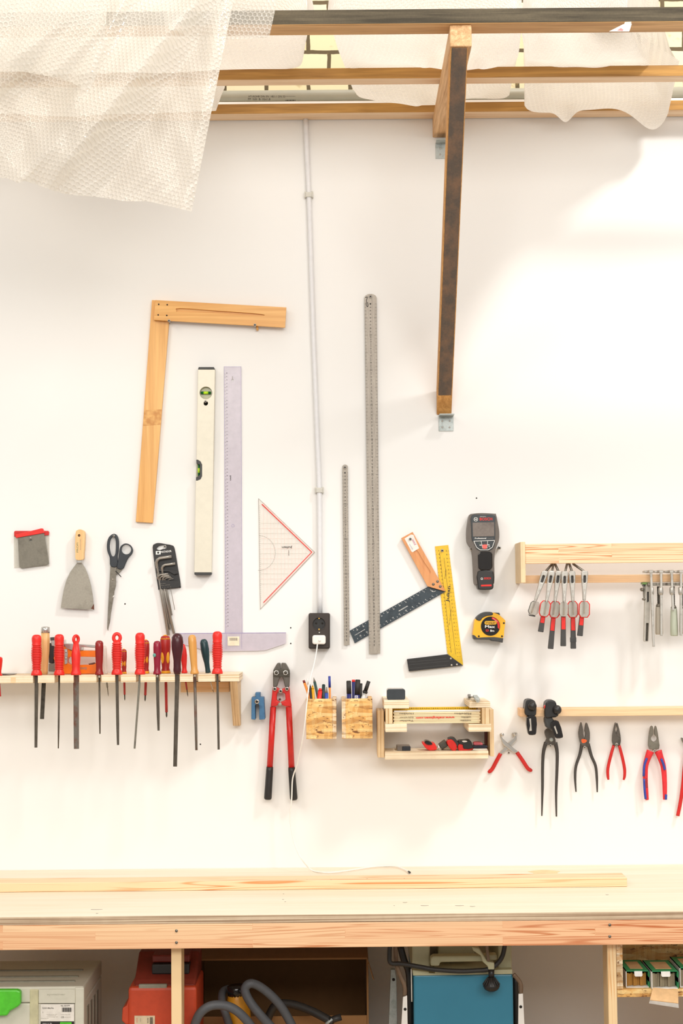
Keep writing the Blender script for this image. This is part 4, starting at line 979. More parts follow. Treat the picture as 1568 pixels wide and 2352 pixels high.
# staple gun
M['orange'] = plain('orange_enamel', '#f07a10', .35, 0, .04)
d0, d1 = .085, .05
tz = seat(170, .07)
t = thing('staple_gun', 'orange hand staple gun lying on the plywood shelf behind the files', 'staple gun', tz)
YB = 1549.2
body = zz('I',(640,480),(700,400),(762,330),(850,388),(1150,390),(1205,420),(1212,640))+[(232,YB-1.6),(147,YB-1.6)]+zz('I',(690,565))
hl = smooth(zz('I',(800,520),(815,480),(850,464),(1140,466),(1160,500),(1140,548),(1060,560),(850,558)),2)
mb = MB(); mb.plate(body, d0, d1, M['orange'], .002, [hl]); mb.text('SWISS', *z1('I',1003,602), d0+.0003, 5.5, M['greyink'], -1, 15, True)
mb.plate(zz('I',(1060,545),(1130,530),(1150,545),(1120,562),(1070,560)), d0-.004, d0-.01, M['rust']); mb.build('body', t)
mb = MB(); mb.plate(zz('I',(590,300),(640,290),(665,330),(655,430),(640,540),(585,540)), d0-.002, d1, M['black'], .002); mb.build('nose', t)
mb = MB(); mb.plate(zz('I',(600,230),(660,228),(668,262),(604,268)), d0, d1, M['char'], .001); mb.plate(zz('I',(604,262),(770,258),(775,330),(720,345),(620,332)), d0-.001, d1+.002, M['chrome'], .001); mb.plate(zz('I',(585,545),(660,540),(690,645),(582,640)), d0-.001, d1, M['bladegrey'], .001); mb.build('front_plate', t)
mb = MB(); mb.plate(zz('I',(765,302),(860,306),(1150,325),(1205,345),(1205,362),(980,345),(980,388),(865,386),(790,360)), d0+.003, d1-.004, M['chrome'], .0015); mb.build('lever', t)
mb = MB(); mb.plate(zz('I',(770,370),(806,370),(812,430),(806,545),(775,555)), d0+.003, d0-.001, M['zinc'], .001)
for y in (400,480): mb.disc(*z1('I',790,y), d0+.0045, d0, 2.2, M['screw'], 8)
mb.build('side_plate', t)
# tools at the left frame edge
base = seat(-6, .146)
t = thing('hand_file', 'red handled file cut by the left edge of the photo', 'file', base, FG); R = r2(11, .146); top = P(-5, 1508, .146)
mb = MB(); mb.lathe([(p, r*R) for p, r in SMOOTH], top, base, M['red'], 16); mb.build('handle', t)
mb = MB(); mb.bar(base-Vector((0,0,.002)), P(-2,1600,.146), r2(10,.146), r2(9,.146), .004, M['shaft'], .0003); mb.build('blade', t)
c0, c1 = PZ(-8,1547,sz1), PZ(47,1547,sz1)
mb = MB(); z = sz1
mb.prism([(c0.x-.03,-.10,z+.006),(c0.x-.03,-.07,z+.006),(c1.x,-.055,z+.0008),(c1.x-.004,-.13,z+.0008)], Vector((0,0,.0014)), M['oldsteel'])
mb.prism([(c0.x-.03,-.10,z+.0004),(c0.x-.03,-.07,z+.0004),(c0.x-.05,-.07,z+.0004),(c0.x-.05,-.10,z+.0004)], Vector((0,0,.010)), M['tanwood'])
tag(mb.build('painters_spatula'), 'flat steel spatula blade lying on the shelf at the left edge', 'spatula')

# ------------------------------------------------------------------ blue hook, bolt cutter
M['blue'] = stained('blue_painted_wood', '#3f7099', '#2f5a80', .55, 0, 40)
t = thing('blue_jig', 'small blue painted forked block screwed to the wall beside the bolt cutter', 'block', P(592,1654,0))
mb = MB(); mb.plate(zz('K',(85,498),(128,498),(128,446),(180,446),(180,498),(222,498),(236,745),(172,750),(172,590),(150,555),(125,590),(128,750),(82,745)), .045, 0, M['blue'], .0012); mb.build('block', t)
mb = MB(); screw(mb, *z1('K',146,546), .048, 5.4, .04); mb.build('screw', t)
M['iron'] = stained('blackened_jaw_steel', '#67615a', '#4c4640', .4, .55, 30)
t = thing('bolt_cutter', 'large bolt cutter with red arms and black grips', 'bolt cutter', P(645,1838,0))
mb = MB(); mb.plate(zz('K',(375,112),(412,110),(415,190),(412,270),(400,292),(372,380),(328,382),(326,230),(335,180)), .030, .014, M['iron'], .0025); mb.build('jaw', t)
mb = MB(); mb.plate(zz('K',(420,110),(470,112),(508,180),(518,230),(512,382),(462,385),(440,290),(430,270),(418,190)), .030, .014, M['iron'], .0025); mb.build('jaw', t)
mb = MB(); mb.plate(zz('K',(330,190),(345,182),(505,182),(516,192),(514,262),(498,268),(345,268),(330,262)), .033, .0295, M['darksteel'], .001)
for c in ((365,222),(468,222)):
    c = z1('K',*c); mb.plate([(c[0]+6.2*math.cos(PI/3*i+.3), c[1]+6.2*math.sin(PI/3*i+.3)) for i in range(6)], .040, .033, M['screw'], .001); mb.disc(*c, .042, .038, 3.6, M['darksteel'], 10)
mb.build('jaw_strap', t)
mb = MB(); mb.plate(smooth(zz('K',(322,382),(375,388),(412,412),(400,440),(372,450),(368,530),(408,552),(400,575),(360,600),(300,605),(312,500)),1), .034, .012, M['redpaint'], .003); mb.build('arm_head', t)
mb = MB(); mb.plate(smooth(zz('K',(512,384),(460,390),(415,412),(430,445),(462,455),(468,530),(410,552),(412,580),(470,602),(538,605),(520,500)),1), .0335, .0125, M['redpaint'], .003); mb.build('arm_head', t)
mb = MB()
for c, r, m in (((346,403),4.6,'screw'),((484,403),4.6,'screw'),((412,428),4.6,'screw'),((405,580),4.4,'steel')):
    c = z1('K',*c); mb.disc(*c, .040, .03, r, M[m], 14)
    if m == 'screw': mb.disc(*c, .042, .039, 2.6, M['hole'], 8)
mb.build('pivot_bolt', t)
for (a, b, c2, w) in (((330,605),(291,1285),(268,1650),7),((504,605),(536,1290),(562,1655),7)):
    A, B, Cc = [P(*z1('K',*q), .024) for q in (a, b, c2)]; R = r2(7.0, .024)
    mb = MB(); mb.tube([A, B], R, M['redpaint'], 16); mb.build('arm', t)
    mb = MB(); mb.lathe([(0,R*1.12),(.1,R*1.16),(.5,R*1.2),(.93,R*1.28),(.97,R*1.2),(1,R*.9)], B.lerp(Cc,-.01), Cc, M['black'], 16); mb.build('grip', t, label='black rubber grip')
wallscrew(*z1('K',404,520), .012, 'screw in the opening of the bolt cutter head', 3)

# ------------------------------------------------------------------ pen boxes
def penbox(label, x0, x1, y0, y1, side, d0=.125):
    a, b = P(x0,y0,d0), P(x1,y1,d0); th = .011
    t = thing('pen_box', label, 'box', ((a.x+b.x)/2, -d0/2, b.z), 'chipboard pen boxes on the wall')
    zt, zb = a.z, b.z; xa, xb = a.x, b.x
    if side == 'R': fx0, fx1, lx0 = xa, xb-th, xa
    else: fx0, fx1, lx0 = xa+th, xb, xb-th
    def pc(nm, *bb):
        mb = MB(); mb.box(*bb, M['osb'], .0008); mb.build(nm, t)
    pc('front_panel', fx0, fx1, -d0, -d0+th, zb, zt)
    ex = (xb-th, xb) if side == 'R' else (xa, xa+th)
    mb = MB(); mb.box(ex[0]+.0002, ex[1], -d0, -.001, zb, zt, M['osbedge'], .0008); mb.build('side_panel', t)
    ox = (xa, xa+th) if side == 'R' else (xb-th, xb)
    pc('side_panel', ox[0], ox[1], -d0+th+.0003, -.001, zb, zt)
    i0, i1 = (xa+th+.0003, xb-th-.0003)
    pc('bottom_panel', i0, i1, -d0+th+.0003, -.001, zb, zb+th)
    return zb+th, i0, i1
M['osbedge'] = osb('strand_board_edge', '#e6cda6', '#8a6238', '#f2e3c6')
ZB, i0, i1 = penbox('left chipboard pen box holding pencils and pens under the socket', 702.5, 772.5, 1605.5, 1697, 'R')
def pen(label, xt, yt, xb, yb, r, segs, d=.075, cat='pen', grp='pens in the left chipboard box', name='pen'):
    """segs: (from, to, radius factor start, end, material) along tip(top)->bottom; runs on into the box"""
    top = P(xt, yt, d); low = P(xb, yb, d); dr = (low-top).normalized(); ln = (top.z-(ZB+.004))/(-dr.z)
    bot = top+dr*ln
    t = thing(name, label, cat, bot, grp); R = r2(r, d); vis = (low-top).length
    parts = {}
    for nm, f0, f1, a, b, m in segs:
        parts.setdefault(nm, MB())
        mbp = parts[nm]; p0 = top+dr*(vis*f0); p1 = bot if f1 is None else top+dr*(vis*f1)
        mbp.lathe([(0,a*R),(1,b*R)], p0, p1, M[m] if m in M else m, 12)
    for nm, mbp in parts.items(): mbp.build(nm, t)
    return t
for k, h in dict(fineorange='#f0923c', winered='#7a2020', pencily='#eaa814', pgreen='#2c4a44', felred='#e8281e', dkgreen='#10302e', penblue='#2c4fa8', capblue='#2a3a9a', mnavy='#20246a', pencream='#efe6d8').items(): M[k] = plain('pen_'+k, h, .35)
pen('orange fineliner with wine red end leaning out left of the pen box', 697, 1562.5, 712, 1605, 3.1, [('cap',0,.14,.9,1.0,'winered'),('barrel',.14,None,1.0,1.0,'fineorange')], .080)
pen('white eraser ended pen beside the cable in the left pen box', 705.5, 1559, 713.5, 1605, 2.8, [('cap',0,.28,.8,1.0,'white'),('barrel',.28,None,.9,.9,'pencream')], .055)
pen('black pencil with pointed tip in the left pen box', 710.5, 1569, 714.5, 1605, 2.8, [('tip',0,.25,.15,1.0,'ink'),('barrel',.25,None,1.0,1.0,'ink')], .090)
pen('fat yellow pen in the left pen box', 717.5, 1573, 719, 1605, 4.0, [('tip',0,.12,.2,.5,'brass'),('barrel',.12,.3,.6,1.0,'pencily'),('body',.3,None,1.0,1.0,'pencily')], .085)
pen('dark green pencil with grey tip, leaning in the left pen box', 720, 1556, 731, 1605, 3.3, [('tip',0,.2,.12,.9,'greyink'),('barrel',.2,None,1.0,1.0,'pgreen')], .065, name='pencil', cat='pencil')
pen('fat bright red felt pen in the left pen box', 735.5, 1581, 733, 1605, 5.4, [('cap',0,.25,.55,.9,'felred'),('barrel',.25,None,.95,1.0,'felred')], .095)
pen('dark green capped marker standing in the left pen box', 743, 1571.5, 742, 1605, 3.9, [('cap',0,.06,.6,.95,'dkgreen'),('barrel',.06,None,1.0,1.0,'dkgreen')], .055)
pen('blue pen with grey cone tip in the left pen box', 749.5, 1578, 749.5, 1605, 4.2, [('tip',0,.5,.35,.85,'greyink'),('barrel',.5,None,1.0,1.0,'penblue')], .090)
pen('orange fineliner with long blue cap, tallest in the left pen box', 756.2, 1553, 757.5, 1605, 3.0, [('cap',0,.5,.95,1.0,'capblue'),('barrel',.5,None,.85,.85,'fineorange')], .060)
ZB, i0, i1 = penbox('right chipboard pen box holding thick black markers', 784, 855.5, 1605, 1696, 'L')
G2 = 'markers in the right chipboard box'
pen('thick black marker at the left of the right pen box', 800.5, 1563.5, 801.5, 1605, 5.6, [('cap',0,.05,.85,1.0,'ink'),('body',.05,.72,1.0,1.0,'ink'),('barrel',.72,None,.95,.95,'mnavy')], .09, 'marker', G2, 'marker')
pen('blue marker with red end between two black markers', 811.5, 1561, 812.5, 1605, 4.2, [('end_cap',0,.12,.9,1.0,'felred'),('barrel',.12,None,1.0,1.0,'mnavy')], .06, 'marker', G2, 'marker')
tk = pen('thick black marker with a white ring emblem in the middle of the right pen box', 821.5, 1561, 820, 1605, 5.9, [('cap',0,.04,.9,1.0,'ink'),('body',.04,.78,1.0,1.05,'ink'),('barrel',.78,None,1.0,1.0,'mnavy')], .095, 'marker', G2, 'marker')
mb = MB(); c = (818,1601.5); dd = .1035; mb.plate(rrect(c[0]-3.6,c[1]-3.8,c[0]+3.6,c[1]+3.8,.5), dd, dd-.0008, M['whiteink']); mb.plate(circ(*c,2.5,14), dd+.0003, dd-.0003, M['capblue'], 0, [circ(*c,1.3,10)]); mb.build('emblem', tk)
pen('short black marker right of the emblem marker', 828.5, 1569.5, 827, 1605, 3.8, [('cap',0,.05,.9,1.0,'ink'),('barrel',.05,None,1.0,1.0,'ink')], .07, 'marker', G2, 'marker')
t = pen('white marker with black clip cap leaning right out of the pen box', 846.5, 1564.5, 833, 1605, 4.6, [('cap',0,.58,.95,1.0,'ink'),('collar',.56,.68,1.25,1.25,'ink'),('barrel',.68,None,1.0,1.0,'white')], .075, 'marker', G2, 'marker')
mb = MB(); mb.bar(P(832.5,1587,.082), P(844,1591,.082), .004, .004, .004, M['ink']); mb.build('clip', t)
# ------------------------------------------------------------------ plywood rack for folding rules
t = thing('rule_rack', 'small plywood wall rack holding folding rules above a lower ledge', 'rack', P(1005,1742,.05))
M['plyxs'] = M['plyx']
DR_ = .195; DS = .105
def wbox(nm, k, x0, y0, x1, y1, df, db, mat, bev=.0008):
    a = z1(k,x0,y0); b = z1(k,x1,y1); mb = MB(); mb.pbox(a[0],a[1],b[0],b[1],df,db,mat,bev); return mb.build(nm, t)
wbox('side_board','M',86,376,168,940,DS,.001,M['plyx']); wbox('side_board','M',1436,362,1484,928,DS,.001,M['plyx'])
wbox('ledge','M',176,866,1418,958,DS+.006,.001,M['plyz'])
wbox('top_block','M',166,250,466,352,DR_,.001,M['plyz']); wbox('cheek','M',190,353,268,536,DR_,.001,M['plyx']); wbox('bottom_block','M',182,537,440,634,DR_,.001,M['plyz'])
wbox('top_block','M',1192,272,1440,342,DR_,.001,M['plyz']); wbox('cheek','M',1342,343,1432,540,DR_,.001,M['plyx']); wbox('bottom_block','M',1180,541,1452,630,DR_,.001,M['plyz'])
z0 = P(1000,z1('M',0,536)[1],DR_).z+.0006
M['rulecream'] = plain('cream_lacquered_wood', '#ecd9b0', .4, 0, .02); M['rulebone'] = plain('bone_white_lacquer', '#f0ece4', .4, 0, .02)
a0, a1 = z1('M',276,0)[0], z1('M',1322,0)[0]
t = thing('folding_rule', 'cream folding rule with red web address lying in the plywood rack', 'folding rule', P((a0+a1)/2,1661,DR_-.02), 'folding rules in the rack')
df = DR_-.012
xl, xr = X(a0,1640,df), X(a1,1640,df); top = P(1000,z1('M',0,372)[1],df).z; n = 8; hh = (top-z0)/n
for i in range(n):
    mb = MB(); mb.box(xl+.002*(i%2), xr-.002*((i+1)%2), -df+(.0012 if i%2 else 0), -df+.016, z0+i*hh+.0002, z0+(i+1)*hh-.0003, M['rulebone'] if i == n-1 else M['rulecream'], .0006)
    if i == 3: mb.text('www.stefangiesen.com', *z1('M',782,460), df+.0008, 7, M['redink'], 180.5, 88, True)
    if i in (1,2,4):
        y = {1:498,2:460,4:415}[i]; w1, w2 = {1:('Tischler','Innenausbau'),2:('Schreiner','Ladenbau'),4:('Holzbau','Möbelbau')}[i]
        mb.text(w1, *z1('M',435,y), df+.0008, 3.6, M['ink'], 181, 32); mb.text(w2, *z1('M',{1:1145,2:1150,4:1110}[i],y-2), df+.0008, 3.6, M['ink'], 180, {1:24,2:22,4:38}[i])
    mb.build('slat', t)
for sx in (xl+.0002, xr-.0122):
    mb = MB(); mb.box(sx, sx+.012, -df+.0162, -df+.0170, z0+.002, top-.002, M['darksteel']); mb.build('hinge', t)
yt_ = z1('M',0,318)[1]
t = thing('folding_rule', 'yellow folding rule lying behind the cream one in the plywood rack', 'folding rule', P((a0+a1)/2,1661,.04), 'folding rules in the rack')
zt = P(1000,yt_+3,.05).z; hh = (zt-z0)/9
for i in range(9):
    mb = MB(); mb.box(xl+.002*(i%2), xr-.002*((i+1)%2), -.055, -.038, z0+i*hh+.0002, z0+(i+1)*hh-.0003, M['yellow'], .0006)
    if i == 8:
        for j in range(40): mb.text(str(j % 10), 905+j*5, z1('M',0,350)[1], .0555, 3.0, M['ink'])
    mb.build('slat', t)
M['greyglass'] = clearmat('smoky_clear_plastic', '#b9b5ae', .7)
zt1 = P(1000,z1('M',0,250)[1],DR_).z+.0005
t = thing('small_plastic_box', 'small dark plastic box standing on the left top of the rule rack', 'box', P(908,1605,.17))
c0, c1 = z1('M',200,118), z1('M',420,240)
xa, xb = X(c0[0],1590,.188), X(c1[0],1590,.188); zz1 = P(900,c0[1],.188).z
mb = MB(); pts = [(x, -.188, z) for x, z in rrect(xa, zt1, xb, zz1, .006)]; mb.prism(pts, Vector((0,.012,0)), plain('dark_blue_grey_plastic','#363b3f',.35), .002); mb.build('front', t)
mb = MB(); pts = [(x, -.1755, z) for x, z in rrect(xa+.001, zt1, xb-.001, zz1-.001, .006)]; mb.prism(pts, Vector((0,.075,0)), M['greyglass'], .002); mb.build('case', t)
zt2 = P(1100,z1('M',0,272)[1],DR_).z+.0006
t = thing('caliper', 'small steel protractor tool lying on the right top of the rule rack', 'gauge', (X(1085,1595,.12), -.12, zt2))
mb = MB(); q = [PZ(x, y, zt2+.004) for x, y in zz('M',(1055,182),(1180,180),(1200,200),(1330,180),(1365,182),(1350,196),(1240,205),(1180,206),(1150,192),(1058,190))]
mb.prism(q, Vector((0,0,-.004)), M['steel'], .0004); mb.build('blade', t)
mb = MB(); q = [PZ(x, y, zt2+.012) for x, y in zz('M',(1232,190),(1285,188),(1318,232),(1300,248),(1275,246))]; mb.prism(q, Vector((0,0,-.0075)), M['zinc'], .001)
q = [PZ(x, y, zt2+.010) for x, y in zz('M',(1168,180),(1205,180),(1205,206),(1178,206))]; mb.prism(q, Vector((0,0,-.006)), M['darksteel'], .001); mb.build('slide', t)
# things on the ledge
ZL = P(1000,z1('M',0,866)[1],DS+.006).z+.0005
def led(x0, x1, y0, d): 
    c = z1('M',x0,y0), z1('M',x1,y0); return X(c[0][0],1720,d), X(c[1][0],1720,d), P(1000,c[0][1],d).z
t = thing('eraser_block', 'small grey block with dark end on the lower ledge of the rule rack', 'block', (X(930,1720,.07), -.07, ZL))
x0, x1, zt = led(388,484,806,.092); mb = MB(); mb.box(x0, x1, -.092, -.07, ZL, zt, plain('dark_end','#23252b',.4), .001); mb.build('end', t)
mb = MB(); x0b, _, zt2_ = led(322,484,800,.092); mb.box(x0b, x1, -.0695, -.02, ZL, zt, plain('grey_rubber','#8f8378',.6), .002); mb.box(x0b, x0-.0003, -.09, -.07, ZL, zt, M['scanbody'], .001); mb.build('body', t)
def wedge(mb, k, pts, df, db, mat, bev=.002): mb.plate(zz(k,*pts), df, db, mat, bev)
G3 = 'small red tools on the lower ledge'
def onledge(t_, *names): pass
t = thing('pencil_sharpener', 'red boat shaped sharpener with black knob on the lower ledge', 'sharpener', (X(986,1720,.08), -.08, ZL), G3)
mb = MB(); mb.plate(smooth(zz('M',(622,765),(650,760),(760,765),(785,790),(800,845),(720,856),(672,835),(635,790)),2), .095, .05, M['red'], .003); mb.build('body', t)
mb = MB(); mb.plate(smooth(zz('M',(655,742),(690,738),(728,755),(750,785),(700,792),(660,775)),2), .098, .055, M['blackgloss'], .003); mb.build('knob', t)
t = thing('glass_cutter', 'grey metal clamp piece leaning between red tools on the lower ledge', 'clamp', (X(1015,1720,.08), -.08, ZL), G3)
mb = MB(); mb.plate(zz('M',(820,790),(900,732),(935,800),(865,852)), .088, .05, M['darksteel'], .002); mb.build('body', t)
mb = MB(); mb.tube([P(*z1('M',808,792),.094), P(*z1('M',842,858),.094)], .0034, M['chrome'], 12); mb.build('roller', t)
t = thing('pocket_tape', 'red pocket tape standing tilted on the lower ledge', 'tape measure', (X(1040,1720,.08), -.08, ZL), G3)
mb = MB(); mb.plate(smooth(zz('M',(918,748),(960,722),(1000,740),(1040,800),(1025,862),(975,852),(935,800)),2), .098, .06, M['red'], .003); mb.build('case', t)
mb = MB(); mb.plate(smooth(zz('M',(930,720),(975,700),(1020,710),(1058,770),(1050,815),(1005,770),(965,730)),2), .092, .05, M['char'], .002); mb.build('rubber_edge', t)
t = thing('pocket_tape', 'red and black pocket tape lying flat on the lower ledge', 'tape measure', (X(1068,1720,.08), -.08, ZL), G3)
mb = MB(); mb.plate(smooth(zz('M',(1055,790),(1110,770),(1220,790),(1235,840),(1180,858),(1062,858)),2), .095, .05, M['red'], .003); mb.build('case', t)
mb = MB(); mb.plate(smooth(zz('M',(1062,745),(1130,738),(1200,735),(1228,790),(1228,835),(1120,838),(1112,790),(1070,780)),2), .097, .046, M['black'], .003)
mb.plate(smooth(zz('M',(1100,742),(1150,738),(1165,752),(1120,758)),2), .099, .09, M['white'], .001); mb.build('rubber_edge', t)
t = thing('pocket_knife', 'pink and dark blue pocket knife at the right end of the lower ledge', 'knife', (X(1100,1720,.08), -.08, ZL), G3)
mb = MB(); mb.plate(smooth(zz('M',(1232,800),(1300,792),(1400,796),(1406,824),(1320,832),(1238,828)),2), .096, .06, plain('dark_navy_case','#1d2030',.3), .002); mb.build('case', t)
mb = MB(); mb.plate(smooth(zz('M',(1240,765),(1270,756),(1335,760),(1350,792),(1250,796)),2), .090, .06, plain('pink_case','#e06a74',.4), .002); mb.build('top', t)
mb = MB(); mb.plate(zz('M',(1238,833),(1400,833),(1412,852),(1300,856),(1225,852)), .092, .05, M['pencream'], .0005); mb.build('tag', t)
t = thing('wooden_peg', 'dark red upright strip behind the right end of the ledge', 'strip', (X(1116,1715,.03), -.03, ZL))
mb = MB(); a, b = z1('M',1380,632), z1('M',1404,846); mb.pbox(a[0],a[1]+.5,b[0],b[1],.03,.001,plain('brown_red_strip','#6a2f28',.5)); mb.build('strip', t)

# ------------------------------------------------------------------ upper clamp rail, right
DE = .14
t = thing('clamp_rail', 'pine clamp rail with wide upper board and thin lower bar at right', 'rail', (X(1400,1300,.1), 0, P(1400,1338,DE).z))
e0, e1 = X(1195.5,1290,DE), X(1206.5,1290,DE)
mb = MB(); mb.box(e0, e1, -DE, -.001, P(1200,1338.5,DE).z, P(1200,1244.5,DE).z, M['plyx'], .001); mb.build('end_board', t)
M['railpine'] = glued('rail_pine', '#f5d8b0', '#efc49a', '#dca47a', .4, .0140, .5, P(1400,1293,DE-.003).z-P(1400,1338,DE).z)
mb = MB(); mb.box(e1+.0003, 1.6, -DE+.003, -DE+.025, P(1400,1293,DE-.003).z, P(1400,1248,DE-.003).z, M['railpine'], .0012); mb.build('upper_board', t)
mb = MB(); mb.box(e1+.0003, 1.6, -.085, -.06, P(1400,1338,.085).z, P(1400,1320,.085).z, M['pine'], .0012); mb.build('lower_bar', t)
ub = P(1400,1293,DE-.003).z
M['cast'] = stained('cast_silver', '#c4c0b8', '#a29d94', .35, .6, 40); M['padgrey'] = plain('grey_pad', '#b3aea4', .5); M['handgrey'] = plain('dark_grey_handle', '#3f3d3b', .5)
GC = 'silver lever clamps hanging from the clamp rail'
CL = [  # hook, head, waist, pad centre, pad half size, red, handle end, handle width
 ((412,292),(352,362),(268,612),(258,680),(42,60),None,None,'first silver lever clamp from the left, pad without red rim'),
 ((425,292),(410,362),(366,622),(350,685),(40,66),'r',((335,752),(313,890)),'second silver lever clamp from the left, with red rim and short handle'),
 ((440,292),(472,362),(440,622),(438,692),(40,68),'r',((426,762),(401,1040)),'third silver lever clamp from the left, with red rim and long handle'),
 ((545,292),(526,366),(520,626),(517,690),(36,64),None,((514,760),(513,1016)),'fourth silver lever clamp from the left, with grey pad and long handle'),
 ((565,292),(590,362),(598,622),(596,690),(40,68),'r',((598,760),(602,1038)),'fifth silver lever clamp from the left, with red rim and taped long handle'),
 ((600,292),(702,360),(698,612),(698,690),(42,68),'r',((676,762),(660,926)),'rightmost silver lever clamp, splayed away from the other five')]
for i, (hk, hd, ws, pd, (pw, ph), red, hdl, lb) in enumerate(CL):
    dd = .118+(i%2)*.014
    t = thing('lever_clamp', lb, 'clamp', P(*z1('S',*ws), dd), GC)
    hkp = P(*z1('S',*hk), .098); hkp.z = ub-.001
    mb = MB(); mb.tube([hkp+Vector((0,.004,.018)), hkp, P(*z1('S',*hd), dd)], .0036, M['oldsteel'], 6); mb.build('hook', t)
    h = Vector(z1('S',*hd)); w = Vector(z1('S',*ws)); ax = (w-h).normalized(); nx = Vector((-ax.y, ax.x))
    wd = 7.8; o = [h-nx*wd*.75-ax*3.2, h+nx*wd*.75-ax*3.2, h+nx*wd+ax*2, h+nx*wd*.85+ax*24, h+nx*wd*.62+ax*40, w+nx*3.4, w-nx*3.4, h-nx*wd*.62+ax*40, h-nx*wd*.85+ax*24, h-nx*wd+ax*2]
    sl = [tuple(h+nx*2.6*a+ax*b) for a, b in ((-1,10),(-.6,8),(.6,8),(1,10),(1,23),(.6,25),(-.6,25),(-1,23))]
    mb = MB(); mb.plate([tuple(v) for v in o], dd+.006, dd-.005, M['cast'], .002, [sl]); mb.plate(sl, dd-.001, dd-.004, M['handgrey'])
    mb.tube([P(*(w-ax*26), dd+.006), P(*(w+ax*30), dd+.0065)], .0018, M['cast'], 6); mb.build('jaw', t)
    c = Vector(z1('S',*pd)); pw /= 3.843; ph /= 3.843; tx = nx*-1; 
    oc = [(-1,-.62),(-.55,-1),(.55,-1),(1,-.62),(1,.62),(.6,1),(-.6,1),(-1,.62)]
    mb = MB(); mb.plate([tuple(c+nx*a*pw+ax*b*ph) for a, b in oc], dd+.001, dd-.006, M['padgrey'] , .001)
    if red: mb.plate([tuple(c+nx*a*(pw+2.0)+ax*b*(ph+1.6)) for a, b in oc], dd-.001, dd-.007, M['red'], .001)
    elif i == 0: mb.plate([tuple(c+nx*(a*(pw)+1.2)+ax*b*(ph+.6)) for a, b in oc], dd-.001, dd-.007, M['handgrey'], .001)
    mb.build('pad', t)
    if hdl:
        a, b = Vector(z1('S',*hdl[0])), Vector(z1('S',*hdl[1])); u = (b-a).normalized(); v = Vector((-u.y,u.x)); w2 = 6.3
        mb = MB(); mb.plate([tuple(q) for q in (a-v*w2*.8-u*4, a+v*w2*.8-u*4, b+v*w2-u*1, b+v*(w2-1), b-v*(w2-1), b-v*w2-u*1)], dd-.0075, dd-.016, M['handgrey'], .0015)
        rl = min(31, (b-a).length*.42); mb.plate([tuple(q) for q in (a-v*4.6-u*1, a+v*4.6-u*1, a+v*4.6+u*rl, a-v*4.6+u*rl)], dd-.0068, dd-.008, M['red'], .0005)
        if 'taped' in lb: mb.plate([tuple(q) for q in (b-v*6.8-u*26, b+v*6.8-u*26, b+v*6.8-u*15, b-v*6.8-u*15)], dd-.0070, dd-.0165, M['char'], .0008)
        mb.build('handle', t)
    else:
        mb = MB(); mb.plate(zz('S',(205,735),(270,746),(262,756),(215,748)), dd-.002, dd-.012, M['handgrey'], .001); mb.build('handle', t)
